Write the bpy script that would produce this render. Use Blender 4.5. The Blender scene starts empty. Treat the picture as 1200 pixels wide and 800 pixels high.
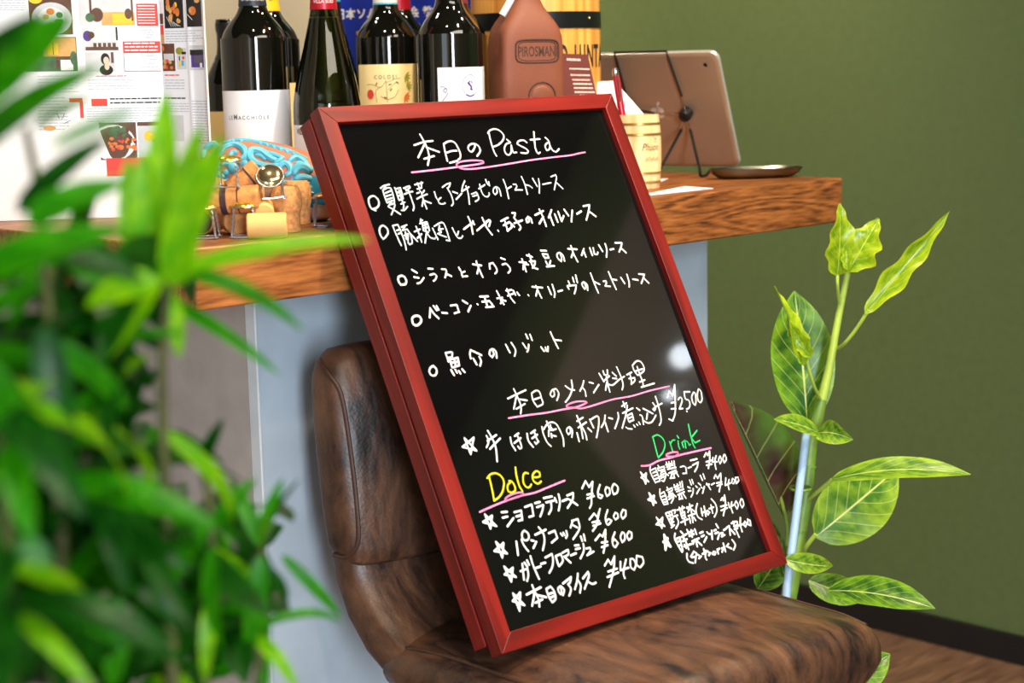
import bpy, bmesh, math, random
from mathutils import Vector, Matrix, noise
C = bpy.context.scene.collection
sc = bpy.context.scene
PI = math.pi
rnd = random.Random(7)

# ------------------------------------------------------------------ camera
# world: X runs along the counter, Y goes back across it, Z up; the camera stands over the origin
EYE = Vector((0, 0, 1.156))
FPX, PITCH, ROLL, YAW = 2046.0, math.radians(9.133), math.radians(-1.265), math.radians(45)
def _basis():
    f = Vector((math.cos(YAW) * math.cos(PITCH), math.sin(YAW) * math.cos(PITCH), -math.sin(PITCH)))
    r0 = Vector((math.sin(YAW), -math.cos(YAW), 0))
    u0 = r0.cross(f)
    r = r0 * math.cos(ROLL) + u0 * math.sin(ROLL)
    u = u0 * math.cos(ROLL) - r0 * math.sin(ROLL)
    return r, u, f
CR, CU, CF = _basis()
cam = bpy.data.cameras.new('camera')
cam.sensor_width = 36.0
cam.lens = FPX / 1200 * 36
cam.clip_start = 0.05
cam.dof.use_dof = True
cam.dof.focus_distance = 1.76
cam.dof.aperture_fstop = 6.6
camo = bpy.data.objects.new('camera', cam)
C.objects.link(camo)
camo.matrix_world = Matrix(((CR.x, CU.x, -CF.x, EYE.x), (CR.y, CU.y, -CF.y, EYE.y), (CR.z, CU.z, -CF.z, EYE.z), (0, 0, 0, 1)))
sc.camera = camo

# ------------------------------------------------------------------ view and light
vs = sc.view_settings
vs.view_transform = 'Standard'; vs.look = 'None'; vs.gamma = 1.0; vs.use_curve_mapping = False
vs.exposure = 0.2
w = bpy.data.worlds.new('sky'); sc.world = w; w.use_nodes = True
w.node_tree.nodes['Background'].inputs[0].default_value = (0.75, 0.86, 1.0, 1)
w.node_tree.nodes['Background'].inputs[1].default_value = 1.3

def area(name, loc, target, sx, sy, power, col):
    l = bpy.data.lights.new(name, 'AREA'); l.shape = 'RECTANGLE'; l.size = sx; l.size_y = sy
    l.energy = power; l.color = col
    o = bpy.data.objects.new(name, l); C.objects.link(o)
    o.location = loc
    o.rotation_euler = (Vector(target) - Vector(loc)).to_track_quat('-Z', 'Y').to_euler()
    return o
# daylight entering by the window behind the photographer; the left light is added fill
area('daylight_front_window', (-1.5, -2.92, 1.45), (0.6, 1.3, 1.1), 0.6, 1.9, 165, (0.80, 0.90, 1.0))
area('left_fill_light', (-2.62, -0.7, 1.55), (5, 0.6, 1.2), 1.5, 1.5, 8, (0.84, 0.92, 1.0))
# added even fill from below the ceiling, with no lamp behind it
area('ceiling_fill_light', (0.9, -0.4, 2.36), (1.0, 0.2, 0), 1.6, 0.6, 25, (1.0, 0.90, 0.76))
SPOTS = [(0.75, 1.05, 1.25, 1.35, 1.0, 24), (1.45, 0.75, 1.5, 1.5, 1.0, 24), (2.0, 1.0, 1.6, 1.5, 1.1, 22), (1.0, 2.1, 1.15, 1.55, 1.1, 20),
         (2.0, 2.35, 2.93, 2.5, 1.3, 62), (0.3, 0.1, 0.5, 0.7, 0.9, 24), (2.0, -0.7, 2.93, -0.4, 1.85, 50), (1.40, 0.60, 1.28, 0.98, 0.62, 84), (2.0, 1.3, 2.93, 1.5, 0.9, 20), (1.9, 2.5, 2.5, 3.2, 1.3, 46)]  # back-wall and pale-panel beams are added to brighten those surfaces

# ------------------------------------------------------------------ helpers
class MB:
    def __init__(s): s.v = []; s.f = []; s.m = []; s.uv = {}
    def add(s, vs_, fs, mi=0, uvs=None):
        b = len(s.v); s.v += [tuple(p) for p in vs_]
        for k, f in enumerate(fs):
            s.f.append([i + b for i in f]); s.m.append(mi)
        if uvs:
            for i, t in enumerate(uvs): s.uv[b + i] = t
        return b
    def box(s, x0, x1, y0, y1, z0, z1, mi=0, M=None):
        p = [Vector((x, y, z)) for z in (z0, z1) for y in (y0, y1) for x in (x0, x1)]
        if M: p = [M @ q for q in p]
        s.add(p, [(0, 2, 3, 1), (4, 5, 7, 6), (0, 1, 5, 4), (2, 6, 7, 3), (0, 4, 6, 2), (1, 3, 7, 5)], mi)
    def tube(s, pts, r, n=8, mi=0, close=False, cap=True, flat=None):
        pts = [Vector(p) for p in pts]; N = len(pts)
        rs = r if isinstance(r, (list, tuple)) else [r] * N
        ref = None; vs_ = []
        for i, p in enumerate(pts):
            if close: t = pts[(i + 1) % N] - pts[i - 1]
            else: t = pts[min(i + 1, N - 1)] - pts[max(i - 1, 0)]
            if t.length < 1e-9: t = Vector((0, 0, 1))
            t.normalize()
            if ref is None:
                ref = t.orthogonal() if flat is None else (Vector(flat) - t * t.dot(Vector(flat)))
            ref = ref - t * ref.dot(t)
            if ref.length < 1e-6: ref = t.orthogonal()
            ref.normalize(); b = t.cross(ref)
            for k in range(n):
                a = 2 * PI * k / n
                vs_.append(p + (ref * math.cos(a) + b * math.sin(a)) * rs[i])
        fs = []
        for i in range(N if close else N - 1):
            j = (i + 1) % N
            for k in range(n):
                fs.append((i * n + k, i * n + (k + 1) % n, j * n + (k + 1) % n, j * n + k))
        if cap and not close:
            fs.append(tuple(range(n - 1, -1, -1))); fs.append(tuple((N - 1) * n + k for k in range(n)))
        s.add(vs_, fs, mi)
    def lathe(s, prof, n=32, mi=0, M=None):
        vs_ = []; fs = []
        for r, z in prof:
            for k in range(n):
                a = 2 * PI * k / n; p = Vector((r * math.cos(a), r * math.sin(a), z)); vs_.append(M @ p if M else p)
        for i in range(len(prof) - 1):
            for k in range(n):
                fs.append((i * n + k, i * n + (k + 1) % n, (i + 1) * n + (k + 1) % n, (i + 1) * n + k))
        if prof[0][0] > 1e-6: fs.append(tuple(range(n - 1, -1, -1)))
        if prof[-1][0] > 1e-6: fs.append(tuple((len(prof) - 1) * n + k for k in range(n)))
        s.add(vs_, fs, mi)
    def loft(s, secs, mi=0, cap=True):
        n = len(secs[0]); vs_ = [p for q in secs for p in q]; fs = []
        for i in range(len(secs) - 1):
            for k in range(n):
                fs.append((i * n + k, i * n + (k + 1) % n, (i + 1) * n + (k + 1) % n, (i + 1) * n + k))
        if cap:
            fs.append(tuple(range(n - 1, -1, -1))); fs.append(tuple((len(secs) - 1) * n + k for k in range(n)))
        s.add(vs_, fs, mi)
    def ball(s, c, rx, ry, rz, n=12, mi=0, M=None):
        pr = [(max(1e-5, math.sin(PI * i / 8)), -math.cos(PI * i / 8)) for i in range(9)]
        vs_ = []; fs = []
        for r, z in pr:
            for k in range(n):
                a = 2 * PI * k / n; p = Vector((rx * r * math.cos(a), ry * r * math.sin(a), rz * z))
                vs_.append((M @ p if M else p) + Vector(c))
        for i in range(8):
            for k in range(n): fs.append((i * n + k, i * n + (k + 1) % n, (i + 1) * n + (k + 1) % n, (i + 1) * n + k))
        s.add(vs_, fs, mi)
    def mapped(s, fn, s0=0):
        s.v[s0:] = [tuple(fn(Vector(p))) for p in s.v[s0:]]
    def build(s, name, mats, parent=None, smooth=True, bevel=0, label=None, seg=2):
        me = bpy.data.meshes.new(name); me.from_pydata(s.v, [], s.f)
        for m in (mats if isinstance(mats, (list, tuple)) else [mats]): me.materials.append(m)
        for p, mi in zip(me.polygons, s.m): p.material_index = mi; p.use_smooth = smooth
        if s.uv:
            uvl = me.uv_layers.new(name='UVMap')
            for lp in me.loops: uvl.data[lp.index].uv = s.uv.get(lp.vertex_index, (0, 0))
        me.update()
        o = bpy.data.objects.new(name, me); C.objects.link(o)
        if parent: o.parent = parent
        if label: o['label'] = label
        if bevel:
            b = o.modifiers.new('bevel', 'BEVEL'); b.width = bevel; b.segments = seg; b.limit_method = 'ANGLE'; b.angle_limit = 0.6
            b.harden_normals = False
        if smooth:
            try: me.set_sharp_from_angle(angle=math.radians(42))
            except Exception: pass
        return o

def tag(o, label, cat, group=None, kind=None):
    if label: o['label'] = label
    if cat: o['category'] = cat
    if group: o['group'] = group
    if kind: o['kind'] = kind
    return o
def thing(name, label, cat, loc=(0, 0, 0), rz=0.0, group=None):
    o = bpy.data.objects.new(name, None); C.objects.link(o); o.empty_display_size = 0.05
    o.location = loc; o.rotation_euler = (0, 0, rz)
    return tag(o, label, cat, group)
def struct(o): o['kind'] = 'structure'; return o

def ray(px, py): return CF + CR * ((px - 600) / FPX) - CU * ((py - 400) / FPX)
def at(px, py, d): return EYE + ray(px, py) * d                  # the point seen there, d metres in front of the lens
def on_counter(px, d, z=1.0):                                     # stands on the worktop, on that sight line
    p = at(px, 120, d); q = Vector((p.x, p.y, z)); v = q - EYE
    for _ in range(4):
        pix = 600 + FPX * v.dot(CR) / v.dot(CF); e = px - pix
        q = q + CR * 0
        break
    return q
def catmull(pts, m=5, close=False):
    P = [Vector(p) for p in pts]; n = len(P)
    if n < 3 and not close: return [P[0].lerp(P[-1], i / m) for i in range(m + 1)] if n == 2 else P
    out = []
    rng = range(n) if close else range(n - 1)
    for i in rng:
        if close: p0, p1, p2, p3 = P[i - 1], P[i], P[(i + 1) % n], P[(i + 2) % n]
        else: p0, p1, p2, p3 = P[max(i - 1, 0)], P[i], P[i + 1], P[min(i + 2, n - 1)]
        for k in range(m):
            t = k / m
            out.append(0.5 * ((2 * p1) + (p2 - p0) * t + (2 * p0 - 5 * p1 + 4 * p2 - p3) * t * t + (3 * p1 - p0 - 3 * p2 + p3) * t ** 3))
    if not close: out.append(P[-1])
    return out
def sup(a, b, e, n=32, jitter=None):                              # superellipse ring in 2-D
    out = []
    for k in range(n):
        t = 2 * PI * k / n; c, s_ = math.cos(t), math.sin(t)
        out.append((a * math.copysign(abs(c) ** (2 / e), c), b * math.copysign(abs(s_) ** (2 / e), s_)))
    return out
def stroke(mb, pts, wd, place, mi=0, smooth=True):                 # a pen stroke on a flat or curved sheet; place(x, y) -> point
    P = [Vector((x, y, 0)) for x, y in pts]
    if len(P) >= 3 and smooth:
        Q = [P[0]]
        # keep real corners, round the gentle bends
        seg = [P[0]]
        for i in range(1, len(P) - 1):
            seg.append(P[i])
            if (P[i] - P[i - 1]).length > 1e-9 and (P[i + 1] - P[i]).length > 1e-9 and (P[i] - P[i - 1]).angle(P[i + 1] - P[i]) > 1.25:
                Q += catmull(seg, 4)[1:]; seg = [P[i]]
        seg.append(P[-1]); Q += catmull(seg, 4)[1:]
        P = Q
    h = wd / 2; n = len(P)
    for i in range(n - 1):
        a, b = P[i], P[i + 1]; d = b - a
        if d.length < 1e-9: continue
        d.normalize(); s_ = Vector((-d.y, d.x, 0)) * h
        mb.add([place(*(q.xy)) for q in (a + s_, a - s_, b - s_, b + s_)], [(0, 1, 2, 3)], mi)
    for p in P:
        mb.add([place(p.x + h * math.cos(2 * PI * k / 10), p.y + h * math.sin(2 * PI * k / 10)) for k in range(10)], [tuple(range(10))], mi)
_tc = {}
def text2d(body, size, align='CENTER', sx=1.0, shear=0.0, bold=0.0):
    key = (body, size, align, sx, shear, bold)
    if key not in _tc:
        cu = bpy.data.curves.new('t', 'FONT'); cu.body = body; cu.size = size; cu.align_x = align; cu.resolution_u = 3; cu.shear = shear; cu.offset = bold * size
        o = bpy.data.objects.new('t', cu); C.objects.link(o)
        dg = bpy.context.evaluated_depsgraph_get(); dg.update()
        me = bpy.data.meshes.new_from_object(o.evaluated_get(dg))
        _tc[key] = ([(v.co.x * sx, v.co.y) for v in me.vertices], [tuple(p.vertices) for p in me.polygons])
        bpy.data.objects.remove(o); bpy.data.curves.remove(cu); bpy.data.meshes.remove(me)
    return _tc[key]
def letter(mb, body, size, cx, cy, place, mi=0, align='CENTER', sx=1.0, shear=0.0, bold=0.0):
    v, f = text2d(body, size, align, sx, shear, bold)
    mb.add([place(x + cx, y + cy) for x, y in v], f, mi)

# ------------------------------------------------------------------ materials
def nt(name):
    m = bpy.data.materials.new(name); m.use_nodes = True
    t = m.node_tree; return m, t, t.nodes['Principled BSDF']
def srgb(r, g, b): return tuple(((c / 255) / 12.92 if c <= 10 else ((c / 255 + 0.055) / 1.055) ** 2.4) for c in (r, g, b)) + (1.0,)
def plain(name, col, rough=0.5, metal=0.0, spec=0.5, coat=0.0, var=0.0, scale=20.0, bump=0.0, bscale=200.0):
    m, t, b = nt(name); N = t.nodes; L = t.links
    b.inputs['Base Color'].default_value = col; b.inputs['Roughness'].default_value = rough
    b.inputs['Metallic'].default_value = metal; b.inputs['Specular IOR Level'].default_value = spec
    b.inputs['Coat Weight'].default_value = coat; b.inputs['Coat Roughness'].default_value = 0.08
    tc = N.new('ShaderNodeTexCoord')
    if var:
        no = N.new('ShaderNodeTexNoise'); no.inputs['Scale'].default_value = scale; no.inputs['Detail'].default_value = 5
        L.new(tc.outputs['Object'], no.inputs['Vector'])
        r = N.new('ShaderNodeValToRGB'); L.new(no.outputs['Fac'], r.inputs['Fac'])
        r.color_ramp.elements[0].position = 0.3; r.color_ramp.elements[1].position = 0.7
        r.color_ramp.elements[0].color = tuple(c * (1 - var) for c in col[:3]) + (1,)
        r.color_ramp.elements[1].color = tuple(min(1, c * (1 + var)) for c in col[:3]) + (1,)
        L.new(r.outputs['Color'], b.inputs['Base Color'])
    if bump:
        n2 = N.new('ShaderNodeTexNoise'); n2.inputs['Scale'].default_value = bscale; n2.inputs['Detail'].default_value = 4
        L.new(tc.outputs['Object'], n2.inputs['Vector'])
        bp = N.new('ShaderNodeBump'); bp.inputs['Strength'].default_value = bump; bp.inputs['Distance'].default_value = 0.002
        L.new(n2.outputs['Fac'], bp.inputs['Height']); L.new(bp.outputs['Normal'], b.inputs['Normal'])
    return m
def grain(name, dark, mid, light, scale=(2, 40, 40), rough=0.45, det=6, dist=1.5, bump=0.15, spec=0.5, seam=0.0):
    m, t, b = nt(name); N = t.nodes; L = t.links
    tc = N.new('ShaderNodeTexCoord'); mp = N.new('ShaderNodeMapping'); mp.inputs['Scale'].default_value = scale
    L.new(tc.outputs['Object'], mp.inputs['Vector'])
    no = N.new('ShaderNodeTexNoise'); no.inputs['Scale'].default_value = 1.0; no.inputs['Detail'].default_value = det; no.inputs['Distortion'].default_value = dist
    L.new(mp.outputs['Vector'], no.inputs['Vector'])
    r = N.new('ShaderNodeValToRGB'); L.new(no.outputs['Fac'], r.inputs['Fac'])
    e = r.color_ramp.elements; e[0].position = 0.32; e[0].color = dark; e[1].position = 0.68; e[1].color = light
    x = e.new(0.48); x.color = mid
    out = r.outputs['Color']
    L.new(out, b.inputs['Base Color']); b.inputs['Roughness'].default_value = rough; b.inputs['Specular IOR Level'].default_value = spec
    bp = N.new('ShaderNodeBump'); bp.inputs['Strength'].default_value = bump; bp.inputs['Distance'].default_value = 0.001
    L.new(no.outputs['Fac'], bp.inputs['Height']); L.new(bp.outputs['Normal'], b.inputs['Normal'])
    return m
def oak(name):
    # laminated oak: cathedral rings running along X, cut into staves with their own shift
    m, t, b = nt(name); N = t.nodes; L = t.links
    tc = N.new('ShaderNodeTexCoord')
    sp = N.new('ShaderNodeSeparateXYZ'); L.new(tc.outputs['Object'], sp.inputs[0])
    def mth(op, a, bb):
        n = N.new('ShaderNodeMath'); n.operation = op
        for i, q in enumerate((a, bb)):
            if isinstance(q, (int, float)): n.inputs[i].default_value = q
            else: L.new(q, n.inputs[i])
        return n.outputs[0]
    row = mth('FLOOR', mth('DIVIDE', sp.outputs[1], 0.075), 0)
    cell = mth('ADD', mth('FLOOR', mth('DIVIDE', mth('ADD', sp.outputs[0], mth('MULTIPLY', row, 0.17)), 0.42), 0), mth('MULTIPLY', row, 7.3))
    wn = N.new('ShaderNodeTexWhiteNoise'); wn.noise_dimensions = '1D'; L.new(cell, wn.inputs['W'])
    cb = N.new('ShaderNodeCombineXYZ'); L.new(sp.outputs[0], cb.inputs[0]); L.new(sp.outputs[1], cb.inputs[1]); L.new(sp.outputs[2], cb.inputs[2])
    sc_ = N.new('ShaderNodeVectorMath'); sc_.operation = 'MULTIPLY'; L.new(cb.outputs[0], sc_.inputs[0]); sc_.inputs[1].default_value = (4.5, 26, 26)
    sh = N.new('ShaderNodeVectorMath'); sh.operation = 'SCALE'; L.new(wn.outputs['Color'], sh.inputs[0]); sh.inputs['Scale'].default_value = 9.0
    ad = N.new('ShaderNodeVectorMath'); L.new(sc_.outputs[0], ad.inputs[0]); L.new(sh.outputs[0], ad.inputs[1])
    n1 = N.new('ShaderNodeTexNoise'); n1.inputs['Scale'].default_value = 0.8; n1.inputs['Detail'].default_value = 2; L.new(ad.outputs[0], n1.inputs['Vector'])
    rings = mth('SINE', mth('MULTIPLY', n1.outputs['Fac'], 62.0), 0)
    s2 = N.new('ShaderNodeVectorMath'); s2.operation = 'MULTIPLY'; L.new(cb.outputs[0], s2.inputs[0]); s2.inputs[1].default_value = (40, 400, 400)
    n2 = N.new('ShaderNodeTexNoise'); n2.inputs['Scale'].default_value = 1.0; n2.inputs['Detail'].default_value = 3; L.new(s2.outputs[0], n2.inputs['Vector'])
    fac = mth('ADD', mth('MULTIPLY', rings, 0.10), mth('ADD', mth('MULTIPLY', n2.outputs['Fac'], 0.75), mth('MULTIPLY', wn.outputs['Value'], 0.18)))
    r = N.new('ShaderNodeValToRGB'); L.new(fac, r.inputs['Fac'])
    e = r.color_ramp.elements; e[0].position = 0.18; e[0].color = srgb(74, 38, 16); e[1].position = 0.78; e[1].color = srgb(184, 116, 62)
    x = e.new(0.45); x.color = srgb(142, 84, 40)
    L.new(r.outputs['Color'], b.inputs['Base Color']); b.inputs['Roughness'].default_value = 0.42
    bp = N.new('ShaderNodeBump'); bp.inputs['Strength'].default_value = 0.12; bp.inputs['Distance'].default_value = 0.001
    L.new(fac, bp.inputs['Height']); L.new(bp.outputs['Normal'], b.inputs['Normal'])
    return m
def leather(name):
    m, t, b = nt(name); N = t.nodes; L = t.links
    tc = N.new('ShaderNodeTexCoord')
    mp = N.new('ShaderNodeMapping'); mp.inputs['Scale'].default_value = (33, 11, 11); L.new(tc.outputs['Object'], mp.inputs['Vector'])
    n1 = N.new('ShaderNodeTexNoise'); n1.inputs['Scale'].default_value = 1.0; n1.inputs['Detail'].default_value = 6; n1.inputs['Roughness'].default_value = 0.68; n1.inputs['Distortion'].default_value = 0.45
    L.new(mp.outputs[0], n1.inputs['Vector'])
    r = N.new('ShaderNodeValToRGB'); L.new(n1.outputs['Fac'], r.inputs['Fac'])
    e = r.color_ramp.elements; e[0].position = 0.36; e[0].color = srgb(30, 21, 20); e[1].position = 0.7; e[1].color = srgb(128, 90, 66)
    x = e.new(0.45); x.color = srgb(74, 49, 37); x = e.new(0.56); x.color = srgb(102, 69, 49)
    n3 = N.new('ShaderNodeTexNoise'); n3.inputs['Scale'].default_value = 420; n3.inputs['Detail'].default_value = 2; L.new(tc.outputs['Object'], n3.inputs['Vector'])
    mx = N.new('ShaderNodeMixRGB'); mx.blend_type = 'MULTIPLY'; mx.inputs['Fac'].default_value = 0.35
    L.new(r.outputs['Color'], mx.inputs[1]); L.new(n3.outputs['Fac'], mx.inputs[2])
    L.new(mx.outputs[0], b.inputs['Base Color'])
    b.inputs['Roughness'].default_value = 0.42; b.inputs['Specular IOR Level'].default_value = 0.55
    vo = N.new('ShaderNodeTexVoronoi'); vo.inputs['Scale'].default_value = 330; L.new(tc.outputs['Object'], vo.inputs['Vector'])
    mp2 = N.new('ShaderNodeMapping'); mp2.inputs['Scale'].default_value = (40, 10, 10); L.new(tc.outputs['Object'], mp2.inputs['Vector'])
    n2 = N.new('ShaderNodeTexNoise'); n2.inputs['Scale'].default_value = 1.0; n2.inputs['Detail'].default_value = 2; L.new(mp2.outputs[0], n2.inputs['Vector'])
    b1 = N.new('ShaderNodeBump'); b1.inputs['Strength'].default_value = 0.25; b1.inputs['Distance'].default_value = 0.0006; L.new(vo.outputs['Distance'], b1.inputs['Height'])
    b2 = N.new('ShaderNodeBump'); b2.inputs['Strength'].default_value = 0.35; b2.inputs['Distance'].default_value = 0.008; L.new(n2.outputs['Fac'], b2.inputs['Height']); L.new(b1.outputs['Normal'], b2.inputs['Normal'])
    L.new(b2.outputs['Normal'], b.inputs['Normal'])
    return m
def leafmat(name, base, edge, vein, veinw=0.035, nv=9.0, rough=0.35, trans=0.35, patch=6.0, slope=0.22):
    m, t, b = nt(name); b.inputs['Specular IOR Level'].default_value = 0.12 if 'brown' in name else 0.28; N = t.nodes; L = t.links
    uv = N.new('ShaderNodeUVMap'); sp = N.new('ShaderNodeSeparateXYZ'); L.new(uv.outputs[0], sp.inputs[0])
    def mth(op, a, bb=0.0):
        n = N.new('ShaderNodeMath'); n.operation = op
        for i, q in enumerate((a, bb)):
            if isinstance(q, (int, float)): n.inputs[i].default_value = q
            else: L.new(q, n.inputs[i])
        return n.outputs[0]
    v = mth('ABSOLUTE', mth('SUBTRACT', mth('MULTIPLY', sp.outputs[1], 2.0), 1.0))
    mid = mth('LESS_THAN', v, veinw * 1.4)
    ph = mth('FRACT', mth('MULTIPLY', mth('SUBTRACT', sp.outputs[0], mth('MULTIPLY', v, slope)), nv))
    lat = mth('LESS_THAN', mth('ABSOLUTE', mth('SUBTRACT', ph, 0.5)), veinw * 1.3)
    anyv = mth('MAXIMUM', mid, mth('MULTIPLY', lat, 0.6))
    tc = N.new('ShaderNodeTexCoord'); no = N.new('ShaderNodeTexNoise'); no.inputs['Scale'].default_value = patch; no.inputs['Detail'].default_value = 3
    mp = N.new('ShaderNodeMapping'); mp.inputs['Scale'].default_value = (2.2, 1.0, 1); L.new(uv.outputs[0], mp.inputs['Vector']); L.new(mp.outputs[0], no.inputs['Vector'])
    fac = mth('MINIMUM', mth('MAXIMUM', mth('ADD', mth('MULTIPLY', mth('SUBTRACT', no.outputs['Fac'], 0.5), 3.0), mth('ADD', mth('MULTIPLY', mth('POWER', v, 2.5), 0.75), 0.2)), 0.0), 1.0)
    m1 = N.new('ShaderNodeMixRGB'); L.new(fac, m1.inputs[0]); m1.inputs[1].default_value = base; m1.inputs[2].default_value = edge
    m2 = N.new('ShaderNodeMixRGB'); L.new(anyv, m2.inputs[0]); L.new(m1.outputs[0], m2.inputs[1]); m2.inputs[2].default_value = vein
    L.new(m2.outputs[0], b.inputs['Base Color']); b.inputs['Roughness'].default_value = rough
    tr = N.new('ShaderNodeBsdfTranslucent'); L.new(m2.outputs[0], tr.inputs['Color'])
    mix = N.new('ShaderNodeMixShader'); mix.inputs[0].default_value = trans
    L.new(b.outputs[0], mix.inputs[1]); L.new(tr.outputs[0], mix.inputs[2])
    L.new(mix.outputs[0], t.nodes['Material Output'].inputs['Surface'])
    return m
def glassy(name, col, rough=0.03, trans=0.9):
    m, t, b = nt(name)
    b.inputs['Base Color'].default_value = col; b.inputs['Roughness'].default_value = rough
    b.inputs['Transmission Weight'].default_value = trans; b.inputs['IOR'].default_value = 1.5
    return m
M = {}
M['green_wall'] = plain('green_wall_paint', srgb(94, 110, 66), 0.75, var=0.05, scale=60, bump=0.12, bscale=500, spec=0.3)
M['beige_wall'] = plain('beige_wall_paint', srgb(214, 200, 176), 0.8, var=0.04, scale=8, bump=0.1, bscale=300)
M['pale_panel'] = plain('pale_reflection_panel', srgb(158, 150, 136), 0.85, var=0.12, scale=3)  # for the added panel that the board reflects
M['dark_ceiling'] = plain('dark_ceiling_paint', srgb(30, 28, 26), 0.9, var=0.1, scale=6)
M['baseboard'] = plain('black_baseboard', srgb(20, 20, 21), 0.5, var=0.1, scale=15)
M['floor'] = grain('brown_floor_board', srgb(104, 74, 57), srgb(138, 102, 80), srgb(168, 128, 102), (8, 90, 8), 0.5, 5, 0.8, 0.1)
M['oak'] = oak('laminated_oak')
M['steel_panel'] = plain('galvanised_panel', srgb(178, 192, 204), 0.5, metal=0.0, spec=0.5, var=0.10, scale=14, bump=0.05, bscale=120)  # bluish daylight is put into the colour of the metal
M['end_grey'] = plain('less_lit_grey_panel', srgb(172, 163, 156), 0.7, var=0.1, scale=22, bump=0.15, bscale=140)  # warmer grey colour stands for the side away from the blue daylight
M['edge_strip'] = plain('pale_edge_strip', srgb(205, 212, 216), 0.4, var=0.05)
M['red_wood'] = grain('red_stained_wood', srgb(84, 8, 6), srgb(106, 14, 9), srgb(130, 23, 16), (60, 4, 60), 0.38, 5, 0.4, 0.12)
M['red_wood_h'] = grain('red_stained_wood_across', srgb(84, 8, 6), srgb(106, 14, 9), srgb(130, 23, 16), (4, 60, 60), 0.38, 5, 0.4, 0.12)
M['board'] = plain('black_gloss_board', srgb(11, 11, 11), 0.045, spec=0.5, var=0.15, scale=8)
M['board_back'] = plain('black_back_board', srgb(14, 14, 14), 0.4, var=0.1)
M['ink_w'] = plain('white_marker', srgb(246, 248, 250), 0.6, var=0.02, scale=300)
M['ink_g'] = plain('thin_white_marker', srgb(214, 230, 232), 0.6, var=0.06, scale=400)
M['ink_p'] = plain('pink_marker', srgb(248, 150, 202), 0.6, var=0.05, scale=300)
M['ink_y'] = plain('yellow_marker', srgb(250, 240, 20), 0.6, var=0.04, scale=300)
M['ink_n'] = plain('green_marker', srgb(50, 220, 120), 0.6, var=0.05, scale=300)
M['leather'] = leather('distressed_brown_leather')
M['thread'] = plain('brown_piping', srgb(70, 44, 32), 0.5, var=0.2, scale=200)
M['chrome'] = plain('brushed_chrome', srgb(190, 190, 190), 0.25, metal=1.0, var=0.05)
M['dark_glass'] = plain('dark_bottle_glass', srgb(10, 11, 7), 0.04, spec=0.6, coat=0.3, var=0.2, scale=10)
M['olive_glass'] = glassy('olive_bottle_glass', srgb(126, 132, 40), 0.02, 1.0)
M['wine'] = plain('dark_wine_fill', srgb(14, 15, 4), 0.3, var=0.2)
M['paper'] = plain('white_paper', srgb(240, 242, 244), 0.75, var=0.02, scale=30)
M['gloss_paper'] = plain('glossy_white_paper', srgb(240, 243, 246), 0.35, var=0.015, scale=12)
M['cream_label'] = plain('cream_label_paper', srgb(246, 224, 160), 0.65, var=0.03, scale=30)
M['label_white'] = plain('white_label_paper', srgb(236, 238, 242), 0.65, var=0.02, scale=30)
M['grey_ink'] = plain('grey_print', srgb(92, 90, 90), 0.7, var=0.05)
M['faint_ink'] = plain('faint_print', srgb(186, 192, 200), 0.7, var=0.05)
M['black_ink'] = plain('black_print', srgb(26, 24, 22), 0.7, var=0.05)
M['red_ink'] = plain('red_print', srgb(226, 66, 52), 0.6, var=0.05)
M['purple_ink'] = plain('purple_print', srgb(80, 56, 140), 0.6, var=0.1)
M['orange_ink'] = plain('orange_print', srgb(222, 120, 50), 0.6, var=0.2, scale=200)
M['olive_ink'] = plain('olive_print', srgb(150, 150, 40), 0.6, var=0.2, scale=200)
M['brown_ink'] = plain('brown_print', srgb(96, 62, 40), 0.6, var=0.3, scale=100)
M['tan_ink'] = plain('tan_print', srgb(214, 164, 96), 0.6, var=0.2, scale=60)
M['dgreen_ink'] = plain('green_print', srgb(70, 104, 66), 0.6, var=0.3, scale=100)
M['skin_ink'] = plain('peach_print', srgb(232, 196, 170), 0.6, var=0.05)
M['sky_ink'] = plain('pale_grey_print', srgb(206, 210, 212), 0.6, var=0.1, scale=60)
M['yellow_ink'] = plain('yellow_print', srgb(250, 196, 40), 0.6, var=0.1)
M['cap_red'] = plain('red_capsule', srgb(170, 16, 38), 0.3, metal=0.3, var=0.06)
M['cap_maroon'] = plain('maroon_capsule', srgb(122, 44, 60), 0.4, metal=0.2, var=0.06)
M['cap_black'] = plain('black_capsule', srgb(22, 24, 28), 0.35, var=0.1)
M['cap_slate'] = plain('slate_capsule', srgb(40, 48, 58), 0.4, metal=0.3, var=0.1)
M['cap_yellow'] = plain('yellow_capsule', srgb(246, 190, 10), 0.4, var=0.04)
M['cap_white'] = plain('pearl_capsule', srgb(214, 212, 206), 0.4, var=0.08)
M['cap_blue'] = plain('sky_blue_band', srgb(80, 170, 196), 0.4, var=0.05)
M['book_blue'] = plain('blue_book_cover', srgb(16, 44, 160), 0.3, var=0.06, scale=8)
M['book_spine'] = plain('violet_blue_spine', srgb(52, 44, 150), 0.3, var=0.06)
M['gold'] = plain('gold_foil', srgb(226, 186, 84), 0.25, metal=0.9, var=0.1, scale=80)
M['barrel'] = grain('yellow_pine_stave', srgb(196, 122, 44), srgb(226, 158, 70), srgb(240, 184, 98), (90, 90, 3), 0.45, 4, 0.4, 0.1)
M['black_band'] = plain('black_metal_band', srgb(24, 28, 30), 0.35, metal=0.4, var=0.1)
M['clay'] = plain('terracotta_clay', srgb(122, 66, 43), 0.6, var=0.08, scale=25, bump=0.15, bscale=180)
M['clay_dark'] = plain('dark_clay_engraving', srgb(64, 34, 22), 0.7, var=0.1)
M['ribbon'] = plain('white_ribbon', srgb(226, 222, 226), 0.5, var=0.04)
M['maroon_card'] = plain('maroon_card', srgb(96, 36, 32), 0.6, var=0.08, scale=15)
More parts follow.
